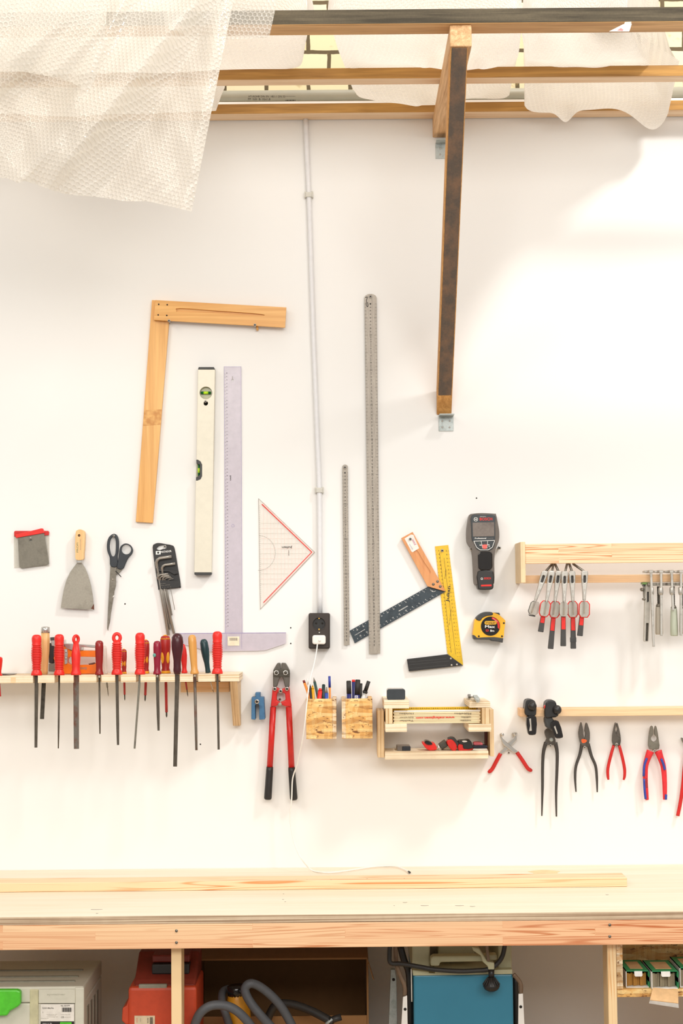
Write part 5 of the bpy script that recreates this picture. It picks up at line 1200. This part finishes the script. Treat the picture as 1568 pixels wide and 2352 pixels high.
# screw clamps hooked over the lower bar
M['ashhandle'] = wood('grey_ash_handle', '#c9c2b4', '#b3aa9a', 'Z', 1.5, .5, .4, .3); M['greenish'] = wood('pale_green_handle', '#c2c8b6', '#abb29e', 'Z', 1.5, .5, .4, .3)
zb1 = P(1400,1320,.085).z
GS = 'screw clamps hooked over the lower bar'
SCL = [(1285,1285,1308,1020,1296,1262,460,975,46,'slot','first screw clamp on the bar, with slotted flat grey handle','padgrey'),
       (1374,1376,1376,925,1372,1356,665,912,70,'sc','screw clamp with ash grey handle, second from the left on the bar','ashhandle'),
       (1466,1468,1480,700,1469,1488,680,925,68,'sc','screw clamp with pale greenish handle, third on the bar','greenish'),
       (1550,1550,1550,922,1546,1568,680,905,66,'sc','screw clamp at the right edge of the photo','ashhandle')]
for (xt, xm, xb, yb, xc, xh, yh0, yh1, wh, kind, lb, hm) in SCL:
    d = .105; t = thing('screw_clamp', lb, 'clamp', P(*z1('S',xb,yb), d), GS)
    A, B = P(*z1('S',xt,362), d), P(*z1('S',xb,yb), d)
    mb = MB(); mb.bar(A, B, r2(5.6,d), r2(5.2,d), .008, M['cast'], .001)
    w = r2(4.6,d); mb.box(A.x-w*1.0, A.x+w*1.0, -d-.005, -.055, A.z-.002, A.z+r2(2.5,d)+.003, M['cast'], .001)
    mb.box(A.x-w*2.6, A.x+w*.6, -.085, -.055, A.z-.001, A.z+r2(2.5,d)+.002, M['cast'], .001); mb.build('bar', t)
    cx = P(*z1('S',xc,518), d); R = r2(wh/3.843/2*.62, d)
    mb = MB(); mb.lathe([(0,R*.75),(.2,R*1.0),(.7,R*1.05),(1,R*.8)], cx+Vector((0,0,.008)), cx-Vector((0,0,.014)), M['cast'], 16); mb.box(cx.x-.012, cx.x+.012, -.104, -.070, zb1-.032, zb1-.024, M['oldsteel'], .001); mb.build('sliding_jaw', t)
    H0, H1 = P(*z1('S',xh-2,yh0), .088), P(*z1('S',xh+2,yh1), .088)
    if kind == 'sc':
        s0 = Vector((H0.x, H0.y, zb1-.034)); mb = MB(); mb.lathe([(i/24, .0042 if i%2 else .0034) for i in range(25)], s0, H0, M['darksteel'], 10); mb.build('spindle', t)
        R = r2(wh/3.843/2, .088); mb = MB(); mb.lathe([(0,R*.55),(.02,R*.8),(.12,R*.86),(.3,R*.92),(.7,R*1.0),(.95,R*1.02),(1,R*.9)], H0, H1, M[hm], 8); mb.build('handle', t)
        mb = MB(); mb.lathe([(0,R*.5),(1,R*.8)], H0+Vector((0,0,.008)), H0, M['oldsteel'], 12); mb.build('ferrule', t)
    else:
        mb = MB(); ho = zz('S',(1240,470),(1275,465),(1280,620),(1265,965),(1258,976),(1228,976),(1223,965),(1230,620))
        h1 = zz('S',(1252,535),(1268,535),(1268,620),(1252,630)); h2 = zz('S',(1243,812),(1266,812),(1258,970),(1238,970))
        mb.plate(ho, .092, .080, M[hm], .0015, [h1, h2]); mb.plate(h2, .084, .081, M['darksteel']); mb.plate(h1, .084, .081, M['black']); mb.build('handle', t)
        mb = MB()
        for (x, y, r) in ((1212,515,4.2),(1226,600,3)): mb.disc(*z1('S',x,y), .094, .078, r, M['oldsteel'], 12)
        mb.plate(zz('S',(1218,500),(1245,470),(1248,560),(1228,615),(1220,560)), .090, .078, M['bladegrey'], .001)
        mb.plate(zz('S',(1212,452),(1275,452),(1275,472),(1212,470)), .092, .062, plain('green_pad','#6f9450',.5), .001); mb.plate(zz('S',(1218,472),(1270,474),(1262,492),(1226,490)), .090, .064, M['black'], .001); mb.build('cam', t)

# ------------------------------------------------------------------ plier rail
t = thing('plier_bar', 'thin pine bar on the wall above the row of pliers', 'rail', (X(1380,1640,.03), 0, P(1380,1645,.065).z))
zq1, zq0 = P(1380,1626.5,.065).z, P(1380,1644.5,.065).z; xq = X(1193.8,1636,.065)
mb = MB(); mb.box(xq, 1.6, -.065, -.001, zq0, zq1, M['pine'], .0012); mb.build('bar', t)
M['pincer'] = plain('black_forged_steel', '#45403c', .45, .2)
GP = 'black spring clamps on the thin pine bar'
def spring(label, up, low, ball, extra, dd):
    t = thing('spring_clamp', label, 'clamp', P(*z1('T',*low[-1]), dd), GP)
    mb = MB(); mb.plate(smooth(zz('T',*up),2), dd, .030, M['black'], .004); mb.build('upper_jaw', t)
    mb = MB(); mb.plate(smooth(zz('T',*low),2), dd+.012, dd-.016, M['blackgloss'], .004); lw = mb.build('handle', t)
    mb = MB(); mb.ball(P(*z1('T',*ball), dd+.006), .0125, M['black'], (1,1,1.05)); mb.build('knob', t)
    mb = MB(); mb.plate(zz('T',*extra), dd+.0128, dd+.011, M['padgrey'], .0003); mb.build('trigger', t)
spring('black spring clamp at the left end of the thin bar, hanging straight', ((358,110),(372,92),(400,88),(425,98),(440,130),(440,190),(430,215),(370,215),(352,190)), ((365,225),(440,220),(440,345),(428,362),(392,364),(376,345)), (408,140), ((385,238),(398,235),(405,330),(385,332),(392,290)), .084)
mbx = MB()
spring('black spring clamp on the thin bar, twisted over the long pincers', ((510,140),(520,105),(555,94),(585,102),(600,140),(612,215),(560,230),(505,228)), ((555,270),(612,255),(645,365),(640,385),(600,390),(580,370)), (600,168), ((575,300),(585,290),(605,350),(597,356)), .084)
t2 = [o for o in bpy.data.objects if o.get('label','').startswith('black spring clamp on the thin bar, twisted')][0]
mb = MB(); mb.plate(smooth(zz('T',(503,228),(560,225),(590,290),(575,330),(545,318),(515,300)),2), .078, .050, M['char'], .004); mb.build('lower_jaw', t2)
mb = MB(); mb.plate(zz('T',(500,140),(516,128),(516,160),(502,160)), .080, .06, M['red'], .002); mb.build('pad', t2)
# pliers
def hang(px, py, d, label, r=2.9): wallscrew(px, py, d, label, r)
GL = 'pliers hanging under the thin pine bar'
def plier(label, heads, handles, pivot, hm, d=.016, hr=None, headm='iron', group=GL, name='pliers', cat='pliers'):
    t = thing(name, label, cat, P(*z1('T',*pivot), 0), group)
    for k, pts in enumerate(heads):
        mb = MB(); mb.plate(smooth(zz('T',*pts),2), d+.004-k*.0012, d-.005-k*.0006, M[headm], .0012); mb.build('jaw', t)
    for k, (pts, rr) in enumerate(handles):
        n = len(pts); mb = MB(); sp = smooth(zz('T',*pts), 4, False); m = len(sp)
        rs = []
        for i in range(m):
            q = i/(m-1)*(n-1); a = min(int(q), n-2); f = q-a; rs.append(r2((rr[a]*(1-f)+rr[a+1]*f)/3.35, d))
        mb.tube([P(x, y, d-.001) for x, y in sp], rs, M[hm], 12, .75); mb.build('handle', t)
    return t
t = thing('punch_pliers', 'chrome eyelet pliers with open red handles beside the rule rack', 'pliers', P(1170,1720,0), GL)
mb = MB(); mb.plate(smooth(zz('T',(158,355),(190,350),(190,370),(172,378),(215,420),(275,470),(300,492),(268,500),(235,475),(190,440),(172,410)),2), .020, .012, M['chrome'], .0015); mb.build('jaw', t)
mb = MB(); mb.plate(smooth(zz('T',(255,345),(295,345),(285,368),(290,400),(255,440),(215,480),(185,505),(155,505),(190,460),(230,415),(268,378),(255,370)),2), .014, .006, M['chrome'], .0015); mb.build('jaw', t)
for a in ((175,358),(272,358)):
    mb = MB(); mb.tube([P(*z1('T',a[0],a[1]-10),.020), P(*z1('T',a[0],a[1]+14),.020)], .0035, M['chrome'], 10); mb.build('die', t)
for pts in (((165,505),(135,560),(100,625),(68,652)),((290,495),(335,560),(375,620),(408,638))):
    sp = smooth(zz('T',*pts),4,False); mb = MB(); mb.tube([P(x,y,.013) for x,y in sp], [r2(15/3.35,.013)]*(len(sp)-2)+[r2(12/3.35,.013), r2(7/3.35,.013)], M['redpaint'], 12, .8); mb.build('handle', t)
wallscrew(*z1('T',228,500), .010, 'screw in the crotch of the chrome eyelet pliers', 2.4)
plier('long black pincers hanging under the twisted spring clamp', [((505,330),(530,310),(560,330),(580,370),(590,430),(560,440),(530,410),(508,365)),((500,435),(520,390),(545,372),(575,382),(590,430),(560,435),(530,440))],
   [(((515,420),(495,490),(488,600),(487,760),(482,985)),(17,13,12,11,5)),(((585,420),(600,500),(598,640),(592,800),(594,990)),(17,13,12,10,6))], (553,440), 'pincer', .02)
mb = MB(); mb.disc(*z1('T',555,398), .026, .015, 4.6, M['zinc'], 14); tq = [o for o in bpy.data.objects if o.get('label','').startswith('long black pincers')][0]; mb.build('rivet', tq)
hang(*z1('T',549,445), .03, 'screw carrying the long black pincers')
tp = plier('dark bare metal pliers with an orange paint mark on the joint', [((780,270),(790,272),(800,325),(799,350),(806,376),(812,415),(848,440),(830,455),(790,440),(775,415),(764,345)),((830,270),(818,275),(812,330),(818,340),(816,368),(808,395),(782,430),(800,450),(845,430),(852,345),(838,290)),],
   [(((790,430),(775,510),(745,600),(738,690),(745,800)),(14,12,11,10,5)),(((838,430),(862,520),(895,600),(905,690),(908,802)),(14,12,11,10,5))], (812,455), 'pincer')
mb = MB(); mb.plate(smooth(zz('T',(785,400),(800,392),(828,402),(822,418),(795,425)),2), .0206, .0195, plain('orange_paint','#e8642a',.5)); mb.build('paint_mark', tp)
hang(*z1('T',812,457), .026, 'screw carrying the dark pliers with the orange mark')
plier('small pliers with dark jaws and thin red handles', [((1045,272),(1053,274),(1052,300),(1046,318),(1052,338),(1062,372),(1085,385),(1085,440),(1030,440),(1025,365)),((1066,274),(1057,276),(1058,300),(1064,318),(1058,338),(1050,372),(1028,395),(1030,438),(1084,440),(1088,365))],
   [(((1035,440),(1010,530),(990,620),(990,680),(995,706)),(11,12,12,11,7)),(((1076,440),(1100,530),(1118,620),(1118,680),(1110,708)),(11,12,12,11,7))], (1057,440), 'redpaint')
hang(*z1('T',1058,433), .026, 'screw carrying the small red handled pliers')
M['kred'] = plain('soft_red_grip', '#e02c34', .42); M['kblue'] = plain('blue_grip_inlay', '#2f46a0', .45)
t = plier('combination pliers with thick red and blue two tone handles', [((1318,300),(1338,300),(1341,358),(1326,375),(1322,395),(1338,412),(1378,424),(1380,468),(1310,470),(1302,400)),((1365,300),(1351,300),(1349,358),(1364,375),(1368,395),(1354,412),(1312,430),(1312,468),(1384,470),(1382,400))],
   [(((1318,485),(1300,530),(1280,600),(1278,700),(1285,800),(1292,862)),(30,25,21,19,17,13)),(((1376,485),(1392,530),(1415,600),(1425,700),(1428,800),(1427,860)),(30,25,21,19,17,13))], (1350,485), 'kred', .020, headm='bladegrey')
for pts in (((1290,540),(1270,600),(1265,680)),((1400,545),(1418,590),(1428,630)),((1268,700),(1272,780),(1280,855)),((1438,820),(1436,860))):
    sp = smooth(zz('T',*pts),3,False); mb = MB(); mb.tube([P(x,y,.0275) for x,y in sp], r2(9/3.35,.02), M['kblue'], 10, .9); mb.build('grip_inlay', t, label='blue grip inlay')
mb = MB(); mb.text('KNIPEX', *z1('T',1289,730), .0335, 3.4, M['ink'], 92, 22, True); mb.build('lettering', t)
hang(*z1('T',1351,484), .030, 'screw carrying the red and blue combination pliers')
t = thing('pliers', 'red handled pliers cut by the right edge of the photo', 'pliers', P(1566,1700,0), GL)
mb = MB(); mb.plate(smooth(zz('T',(1555,385),(1575,390),(1600,420),(1600,460),(1575,430),(1560,405)),2), .02, .01, M['bladegrey'], .001); mb.build('jaw', t)
sp = smooth(zz('T',(1600,450),(1580,600),(1565,760),(1548,880),(1527,985)),4,False); mb = MB(); mb.tube([P(x,y,.015) for x,y in sp], r2(14/3.35,.015), M['redpaint'], 12, .8); mb.build('handle', t)

mb = MB(); mb.plate(smooth(zz('T',(1690,385),(1670,390),(1645,420),(1600,470),(1628,478),(1668,430),(1685,405)),2), .019, .009, M['bladegrey'], .001); mb.build('jaw', t)
sp = smooth(zz('T',(1636,462),(1658,600),(1673,760),(1690,880),(1711,985)),4,False); mb = MB(); mb.tube([P(x,y,.015) for x,y in sp], r2(14/3.35,.015), M['redpaint'], 12, .8); mb.build('handle', t)
mb = MB(); mb.plate(circ(*z1('T',1618,455),7.5,16), .0205, .008, M['bladegrey'], .001); mb.build('joint', t)

# ------------------------------------------------------------------ under the bench
M['sys'] = plain('grey_white_case_plastic', '#d6d3c2', .5, 0, .02); M['sysdark'] = plain('darker_grey_plastic', '#8d8a7a', .6); M['lime'] = plain('lime_green_latch', '#58cc34', .35)  # sysdark: darker grey tone for ribs, front catch and recessed panel
def shelfz(y, d): return P(100, y, d).z
DFc, DBc = .60, .31
x1c = X(192,2300,DFc); x0c = x1c-.40; zt = P(100,2267,DFc).z; zb = LS+.0005
t = thing('systainer_case', 'grey white stackable tool case with lime green latch under the bench', 'tool case', ((x0c+x1c)/2, -(DFc+DBc)/2, zb))
mb = MB(); mb.box(x0c, x1c, -DFc+.004, -DBc, zb, zt-.040, M['sys'], .004)
mb.box(x1c-.022, x1c+.001, -DFc, -DFc+.03, zb, zt-.002, M['sys'], .003); mb.box(X(68,2300,DFc), X(88,2300,DFc), -DFc+.001, -DFc+.02, zb, zt-.006, plain('yellowed_strip','#cfc9a4',.5), .002); mb.build('body', t)
mb = MB(); mb.box(x0c, x1c, -DFc+.003, -DBc, zt-.0385, zt, M['sys'], .004)
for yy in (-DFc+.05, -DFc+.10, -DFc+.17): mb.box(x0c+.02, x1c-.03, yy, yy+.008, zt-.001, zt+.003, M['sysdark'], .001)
mb.build('lid', t)
mb = MB(); mb.plate(smooth(zz('U',(-260,388),(130,388),(160,400),(160,500),(140,520),(75,555),(55,592),(-260,600)),1), DFc+.016, DFc-.003, M['lime'], .004); mb.build('latch', t)
mb = MB(); mb.plate(zz('U',(302,385),(588,385),(588,492),(302,492)), DFc+.002, DFc-.002, M['sys'], .001)
mb.text('systainer', *z1('U',440,425), DFc+.0024, 5.5, plain('embossed_letter','#c3c0ae',.5), 0, 42, True); mb.text('T-LOC', *z1('U',480,458), DFc+.0024, 5.5, M['sys'], 0, 28, True); mb.build('name_plate', t)
mb = MB(); mb.plate(zz('U',(318,500),(580,500),(580,720),(318,720)), DFc+.0015, DFc-.002, plain('label_paper','#efe9df',.5))
mb.plate(zz('U',(318,634),(580,634),(580,720),(318,720)), DFc+.0018, DFc+.0012, M['ink']); mb.plate(zz('U',(470,640),(560,640),(560,700),(470,700)), DFc+.0021, DFc+.0015, M['lime'])
d = DFc+.0022
mb.text('FESTOOL', *z1('U',515,665), d+.0004, 7, M['ink'], 0, 22, True); mb.text('SYS 2 TL', *z1('U',372,652), d, 3, M['whiteink'], 0, 22)
mb.text('TS 55 R EBQ-Plus', *z1('U',375,531), d, 3.2, M['ink'], 0, 26, True); mb.text('No. 561579', *z1('U',511,511), d, 2.6, M['ink'], 0, 20, True)
for i in range(16): 
    x = 485+i*4.7; mb.quad(zz('U',(x,526),(x+2+(i%3),526),(x+2+(i%3),560),(x,560)), d, M['ink'])
for i, (x, y, w) in enumerate(((405,580,24),(405,590,20),(410,600,26),(512,582,22),(525,602,16),(350,612,18))): mb.text('Tauchkreissaege 230V', *z1('U',x,y), d, 1.6, M['greyink'], 0, w)
mb.text('CE', *z1('U',488,601), d, 3.4, M['ink'], 0, 6); mb.text('i', *z1('U',336,562), d, 3.4, M['ink'])
mb.build('label', t)
mb = MB()
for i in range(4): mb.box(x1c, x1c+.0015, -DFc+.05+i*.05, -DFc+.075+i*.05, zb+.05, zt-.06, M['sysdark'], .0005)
mb.build('side_ribs', t)
M['caser'] = plain('orange_red_case', '#c44624', .5, 0, .05); M['caser2'] = plain('shaded_case_red', '#7c2a1c', .5);  # second red is darkened to put shade into the lid and top bar
t = thing('power_tool_case', 'orange red tool case with black handle under the bench beside the left leg', 'tool case', P(375,2400,.5))
d0 = .555
mb = MB(); xa, xb = X(294,2300,d0), X(452,2300,d0); zc = P(360,2267,d0).z
mb.box(xa, xb, -d0, -.365, LS+.0005, zc, M['caser'], .008); 
mb.plate(smooth(zz('U',(1010,440),(990,510),(958,530),(952,630),(985,660),(1010,660)),1), d0-.006, .4, M['caser'], .006); mb.build('body', t)
mb = MB(); x2, x3 = X(305,2250,d0), xb
mb.prism([(x2,-d0+.012,zc-.002),(x2,-d0+.03,zc+.012),(x2+.0,-.44,zc+.062),(x2,-.37,zc+.062),(x2,-.37,zc-.002)], Vector((x3-x2-.004,0,0)), M['caser2'], .006)
mb.box(X(318,2260,d0), X(383,2260,d0), -d0+.002, -d0+.012, zc-.006, zc+.006, M['sysdark'], .002); mb.build('lid', t)
mb = MB(); hx0, hx1 = X(355,2210,.45), X(440,2210,.45)
mb.box(hx0, hx1, -.512, -.40, zc+.020, zc+.046, M['black'], .004); mb.box(hx0, hx1, -.50, -.38, zc+.0465, zc+.066, M['caser2'], .004); mb.build('handle', t)
mb = MB(); mb.plate(zz('U',(1052,590),(1212,590),(1212,720),(1052,720)), d0+.0012, d0-.001, plain('label_cream','#d8c6a6',.6))
for i in range(14): mb.quad(zz('U',(1172,602+i*4),(1196,602+i*4),(1196,604.4+i*4),(1172,604.4+i*4)), d0+.0016, M['ink'])
mb.text('HILTI BX', *z1('U',1157,628), d0+.0016, 2.4, M['ink'], -90, 12, True); mb.text('RIDGID', *z1('U',1072,625), d0+.0016, 1.8, M['redink'], -90, 10); mb.text('220V', *z1('U',1100,625), d0+.0016, 1.6, M['greyink'], -90, 9)
mb.build('label', t)
M['carton'] = plain('brown_cardboard', '#8a6238', .8, 0, .05, 15)
t = thing('cardboard_box', 'brown cardboard box lying open towards the room behind the hoses', 'box', (X(650,2300,.3), -.2, LS))
d0 = .34; xa, xb = X(440,2260,d0), X(846,2260,d0); zt, zb = P(640,2201,d0).z, P(640,2334,d0).z; th = .005
for nm, b in (('top_flap',(xa,xb,-d0,-.03,zt-th,zt)),('side',(xb-th,xb,-d0,-.03,LS+.0058,zt-th-.0003)),('side',(xa,xa+th,-d0,-.03,LS+.0058,zt-th-.0003)),('bottom',(xa,xb,-d0,-.03,LS+.0005,LS+.0055)),('front_panel',(xa+th+.0003,xb-th-.0003,-d0,-d0+th,LS+.0058,zb)),('back',(xa+th+.0003,xb-th-.0003,-.036,-.03,LS+.0058,zt-th-.0003))):
    mb = MB(); mb.box(*b, M['carton'], .001); mb.build(nm, t)
mb = MB(); mb.plate(zz('V',(1332,120),(1336,120),(1384,276),(1374,270)), d0+.02, d0+.001, M['carton']); mb.build('side_flap', t)
M['hose'] = plain('dark_grey_hose', '#54565a', .55, 0, .05); M['hoseb'] = plain('black_hose', '#2c2a28', .5)
def hose(label, pts, r, m, nm='vacuum_hose'):
    mb = MB(); sp = smooth([tuple(P(*z1('V',x,y), d)) for x, y, d in pts], 6, False); mb.tube(sp, r, M[m], 14); o = mb.build(nm); tag(o, label, 'hose', 'hoses under the bench'); return o
hose('grey vacuum hose arching low beside the left bench leg', ((128,680,.58),(138,600,.58),(175,510,.585),(240,458,.585),(320,447,.58),(400,468,.575),(470,520,.57),(535,600,.56),(560,670,.55)), .0112, 'hose')
hose('grey vacuum hose in a tall narrow loop in front of the cardboard box', ((740,690,.48),(690,620,.49),(590,510,.50),(515,410,.50),(490,335,.50),(530,298,.50),(600,325,.49),(690,400,.48),(760,490,.47),(830,620,.46),(860,680,.45)), .0112, 'hose')
hose('grey vacuum hose standing upright behind the low arch', ((410,680,.47),(385,600,.47),(352,500,.47),(330,430,.46),(340,350,.40),(420,330,.37)), .0098, 'hose')
hb = hose('black hose with nozzle end running behind the tall loop', ((640,560,.36),(700,450,.37),(800,440,.38),(930,480,.40),(1040,535,.42),(1100,570,.43)), .0105, 'hoseb')
mb = MB(); mb.tube([P(*z1('V',1075,555),.43), P(*z1('V',1155,530),.43)], .0085, M['hoseb'], 12); mb.tube([P(*z1('V',1095,545),.435), P(*z1('V',1050,579),.435)], .004, M['zinc'], 8); mb.build('nozzle', hb)
t = thing('yellow_canister', 'yellow canister with black screw cap behind the hoses', 'canister', P(445,2400,.42))
mb = MB(); a = P(*z1('V',432,340), .43); b = P(*z1('V',490,700), .43); b.z = LS+.012; mb.lathe([(0,.020),(.08,.026),(.2,.031),(1,.034)], a, b, plain('ochre_plastic','#c98a1e',.4), 18); mb.build('body', t)
mb = MB(); mb.lathe([(0,.020),(.06,.0235),(1,.0235)], P(*z1('V',430,310),.43), P(*z1('V',435,382),.43), M['blackgloss'], 20); mb.build('cap', t)
# planer
M['teal'] = plain('petrol_blue_panel', '#357f9a', .35, 0, .04, 6); M['mint'] = plain('pale_olive_enamel', '#b9b795', .45, 0, .03); M['bronze'] = plain('brown_bent_bar', '#7a6450', .4, .3)
t = thing('planer_machine', 'petrol blue and pale olive planer machine on silver legs under the bench', 'machine', (X(1060,2300,.5), -.42, LS))
d0 = .50
mb = MB(); x0, x1 = X(949.5,2300,d0), X(1178.5,2300,d0); zt = P(1060,2239,d0).z
mb.box(x0, x1, -d0, -.22, .42, zt, M['teal'], .004); mb.build('cabinet', t)
mb = MB(); mb.plate(zz('W',(335,382),(500,400),(500,412),(560,415),(560,400),(1335,378),(1335,425),(340,440)), d0+.004, .22, M['mint'], .003)
mb.plate(zz('W',(330,120),(510,120),(510,390),(330,390)), d0-.02, .22, M['mint'], .004); mb.plate(zz('W',(590,100),(960,100),(960,240),(590,240)), d0-.07, .24, M['mint'], .004)
mb.plate(zz('W',(1190,130),(1325,130),(1330,385),(1190,385)), d0-.02, .22, M['mint'], .004)
mb.plate(zz('W',(500,300),(1190,300),(1190,395),(500,395)), d0-.10, .2, M['sysdark'], .002); mb.build('top_frame', t)
mb = MB(); mb.plate(smooth(zz('W',(515,265),(545,245),(1010,240),(1180,228),(1182,285),(1040,300),(610,308),(605,345),(515,345)),1), d0+.012, d0-.02, M['mint'], .004); mb.build('carry_bar', t)
mb = MB(); mb.plate(zz('W',(930,150),(1000,165),(1090,300),(1155,310),(1155,382),(1092,382),(1090,350),(1035,300),(1020,240),(940,190)), d0+.035, d0+.012, M['mint'], .003)
mb.plate(zz('W',(1060,120),(1090,120),(1112,300),(1080,300)), d0+.040, d0+.030, M['bronze'], .002); mb.build('lever_arm', t)
mb = MB(); kx = z1('W',1124,0)[0]; dk = d0+.030
mb.lathe([(0,.0075),(1,.0072)], P(kx,z1('W',0,380)[1],dk), P(kx,z1('W',0,460)[1],dk), M['black'], 14)
c = P(kx, z1('W',0,528)[1], dk); mb.lathe([(0,.008),(.25,.014),(.5,.0205),(.62,.0212),(.85,.017),(1,.008)], c+Vector((0,0,.018)), c-Vector((0,0,.017)), M['black'], 20)
for i in range(16):
    a = 2*PI*i/16; u = Vector((math.cos(a), math.sin(a), 0)); mb.tube([c+u*.0095+Vector((0,0,.017)), c+u*.0155+Vector((0,0,.009)), c+u*.0215+Vector((0,0,.0005))], .0011, M['char'], 5)
mb.build('knob', t)
def leg(nm, pts, dd, dth, mat, dots=()):
    mb = MB(); mb.plate(zz('W',*pts), dd, dd-dth, mat, .001)
    for x, y in dots: mb.disc(*z1('W',x,y), dd+.001, dd-.002, 3.4, M['hole'], 10)
    return mb.build(nm, t)
leg('leg', ((120,380),(160,380),(175,460),(182,930),(98,930)), .33, .02, M['zinc'], ((146,480),)); leg('leg', ((240,655),(282,640),(287,930),(224,930)), d0+.012, .006, M['white'], ((262,776),)); leg('leg', ((1396,625),(1440,620),(1456,930),(1393,930)), d0+.012, .006, M['white'], ((1418,752),))
def path(nm, pts, dd, r, mat, flat=1):
    mb = MB(); mb.tube([P(*z1('W',x,y),dd) for x, y in smooth(pts,4,False)], r, mat, 8, flat); return mb.build(nm, t)
path('bent_bar', ((165,120),(172,300),(210,430),(255,540),(258,640)), d0+.006, .0055, M['bronze'], .5); path('bent_bar', ((1345,425),(1400,490),(1420,540),(1418,620)), d0+.006, .0055, M['bronze'], .5)
path('side_strut', ((215,150),(250,280),(300,420),(310,700),(310,940)), d0-.04, .009, M['black']); path('side_strut', ((1362,460),(1370,700),(1372,940)), d0-.04, .008, M['black'])
path('power_lead', ((112,90),(105,240),(120,315),(230,322),(400,350),(560,378),(800,395),(980,388),(1085,378),(1165,335),(1215,280),(1245,210),(1262,110)), d0+.026, .0058, M['hoseb'])
path('cord', ((322,370),(325,500),(328,700)), d0+.006, .0016, M['clip'])
# legs reach the floor
for px, dd, m in ((z1('W',140,0)[0],.32,'zinc'),(z1('W',255,0)[0],d0+.009,'white'),(z1('W',1426,0)[0],d0+.009,'white')):
    a = P(px, z1('W',0,928)[1], dd); mb = MB(); mb.box(a.x-.009, a.x+.009, -dd, -dd+.006, LS+.0005, a.z, M[m], .0005); mb.build('leg', t)
for xx in (x0+.02, x1-.05):
    mb = MB(); mb.box(xx, xx+.03, -d0+.03, -.25, LS+.0005, .4195, M['zinc'], .001); mb.build('foot', t)
# chipboard compartment with cartons
d0 = BD-.036
t = thing('board_compartment', 'raw strand board compartment fixed to the right bench leg', 'compartment', (X(1500,2250,d0), -d0/2, P(1500,2290,d0).z))
xs0, xs1 = X(1416.2,2250,d0), X(1430.5,2250,d0); zt, zb0, zb1 = zr1-.005, P(1480,2290,d0).z, P(1480,2272.5,d0).z; xr = xs0+.5
for nm, b, m in (('side_panel',(xs0+.0004,xs1,-d0,-d0+.16,zb1+.0004,zt),'osbedge'),('bottom_panel',(xs0+.0004,xr,-d0,-d0+.16,zb0,zb1),'osb'),('back_panel',(xs1+.0004,xr,-d0+.145,-d0+.16,zb1+.0004,zt-.022),'osb'),('side_panel',(xr-.015,xr,-d0,-d0+.1445,zb1+.0004,zt),'osb')):
    mb = MB(); mb.box(*b, M[m], .0008); mb.build(nm, t)
M['cgreen'] = plain('green_carton_print', '#2f9a62', .5); M['cwhite'] = plain('white_carton', '#eeeae4', .5); M['kraft'] = plain('kraft_inside', '#d8ae7c', .7)
M['strips'] = stained('abrasive_strips', '#b98230', '#9a6a24', .7, 0, 3, .4, .6, (160,1,1)); M['strips2'] = stained('abrasive_strips_grey', '#a89a7e', '#6e614a', .7, 0, 3, .42, .58, (200,1,1))
zs = zb1+.0006
def carton(label, x0, x1, y0, dd, fill, depth=.115, flap=False):
    xa, xb = X(x0,2250,dd), X(x1,2250,dd); ztc = P((x0+x1)/2, y0, dd).z; th = .0018
    t = thing('carton', label, 'carton', ((xa+xb)/2, -dd+depth/2, zs), 'cartons in the strand board compartment')
    mb = MB(); mb.box(xa, xa+th, -dd, -dd+depth, zs, ztc, M['cwhite']); mb.box(xb-th, xb, -dd, -dd+depth, zs, ztc, M['cgreen']); mb.box(xb-th, xb+.0003, -dd, -dd+depth, zs+(ztc-zs)*.35, zs+(ztc-zs)*.62, M['cwhite'])
    mb.box(xa+th, xb-th, -dd, -dd+depth, zs, zs+th, M['cwhite']); mb.box(xa+th, xb-th, -dd+depth-th, -dd+depth, zs+th, ztc-th, M['cgreen'])
    mb.box(xa, xb, -dd, -dd+depth, ztc-th+.0001, ztc, M['cgreen']); mb.box(xa+.014, xb-.012, -dd+.02, -dd+depth-.02, ztc, ztc+.0006, M['kraft']); mb.build('box', t)
    n = 9; xi0, xi1 = xa+th+.002, xb-th-.003
    mb = MB()
    for i in range(n):
        u = xi0+(xi1-xi0)*i/n; mb.box(u, u+(xi1-xi0)/n*.9, -dd+.010+.003*((i*7)%3), -dd+depth-.01, zs+th+.0005, ztc-.008-.002*((i*5)%2), M[fill])
    mb.build('contents', t)
    w = (xb-xa)*.34; cx = (xa+xb)/2+.001
    mb = MB(); mb.prism([(cx-w/2,-dd-.003,ztc-.0005),(cx-w/2,-dd-.006,ztc-.010),(cx-w/2+.002,-dd-.0065,ztc-.0125),(cx+w/2-.002,-dd-.0065,ztc-.0125),(cx+w/2,-dd-.006,ztc-.010),(cx+w/2,-dd-.003,ztc-.0005)], Vector((0,.001,0)), M['cwhite']); mb.box(cx-w/2, cx+w/2, -dd-.003, -dd+.004, ztc, ztc+.001, M['cgreen']); mb.build('tab', t)
    return t, xa, xb, ztc
carton('open green and white carton with brown strips against the compartment side', 1437, 1491, 2229.5, d0-.015, 'strips')
t, xa, xb, ztc = carton('open green and white carton with grey strips and a hanging lid flap', 1496, 1557.5, 2230, d0-.002, 'strips2')
mb = MB(); fl = [(xa+.002,-d0-.001,zs+.004),(xb-.002,-d0-.001,zs-.002),(xb-.010,-d0-.040,zs-.024),(xa-.012,-d0-.034,zs-.017)]
mb.prism([Vector(p) for p in fl], Vector((0,.0004,-.0014)), M['kraft'])
f2 = [fl[3], fl[2], (fl[2][0]+.002,fl[2][1]+.006,fl[2][2]-.013), (fl[3][0]-.001,fl[3][1]+.006,fl[3][2]-.010)]
mb.prism([Vector(p) for p in f2], Vector((0,.0014,0)), M['cwhite']); mb.build('lid_flap', t)
carton('white topped carton at the right edge of the compartment', 1561, 1640, 2222, d0-.012, 'strips2')
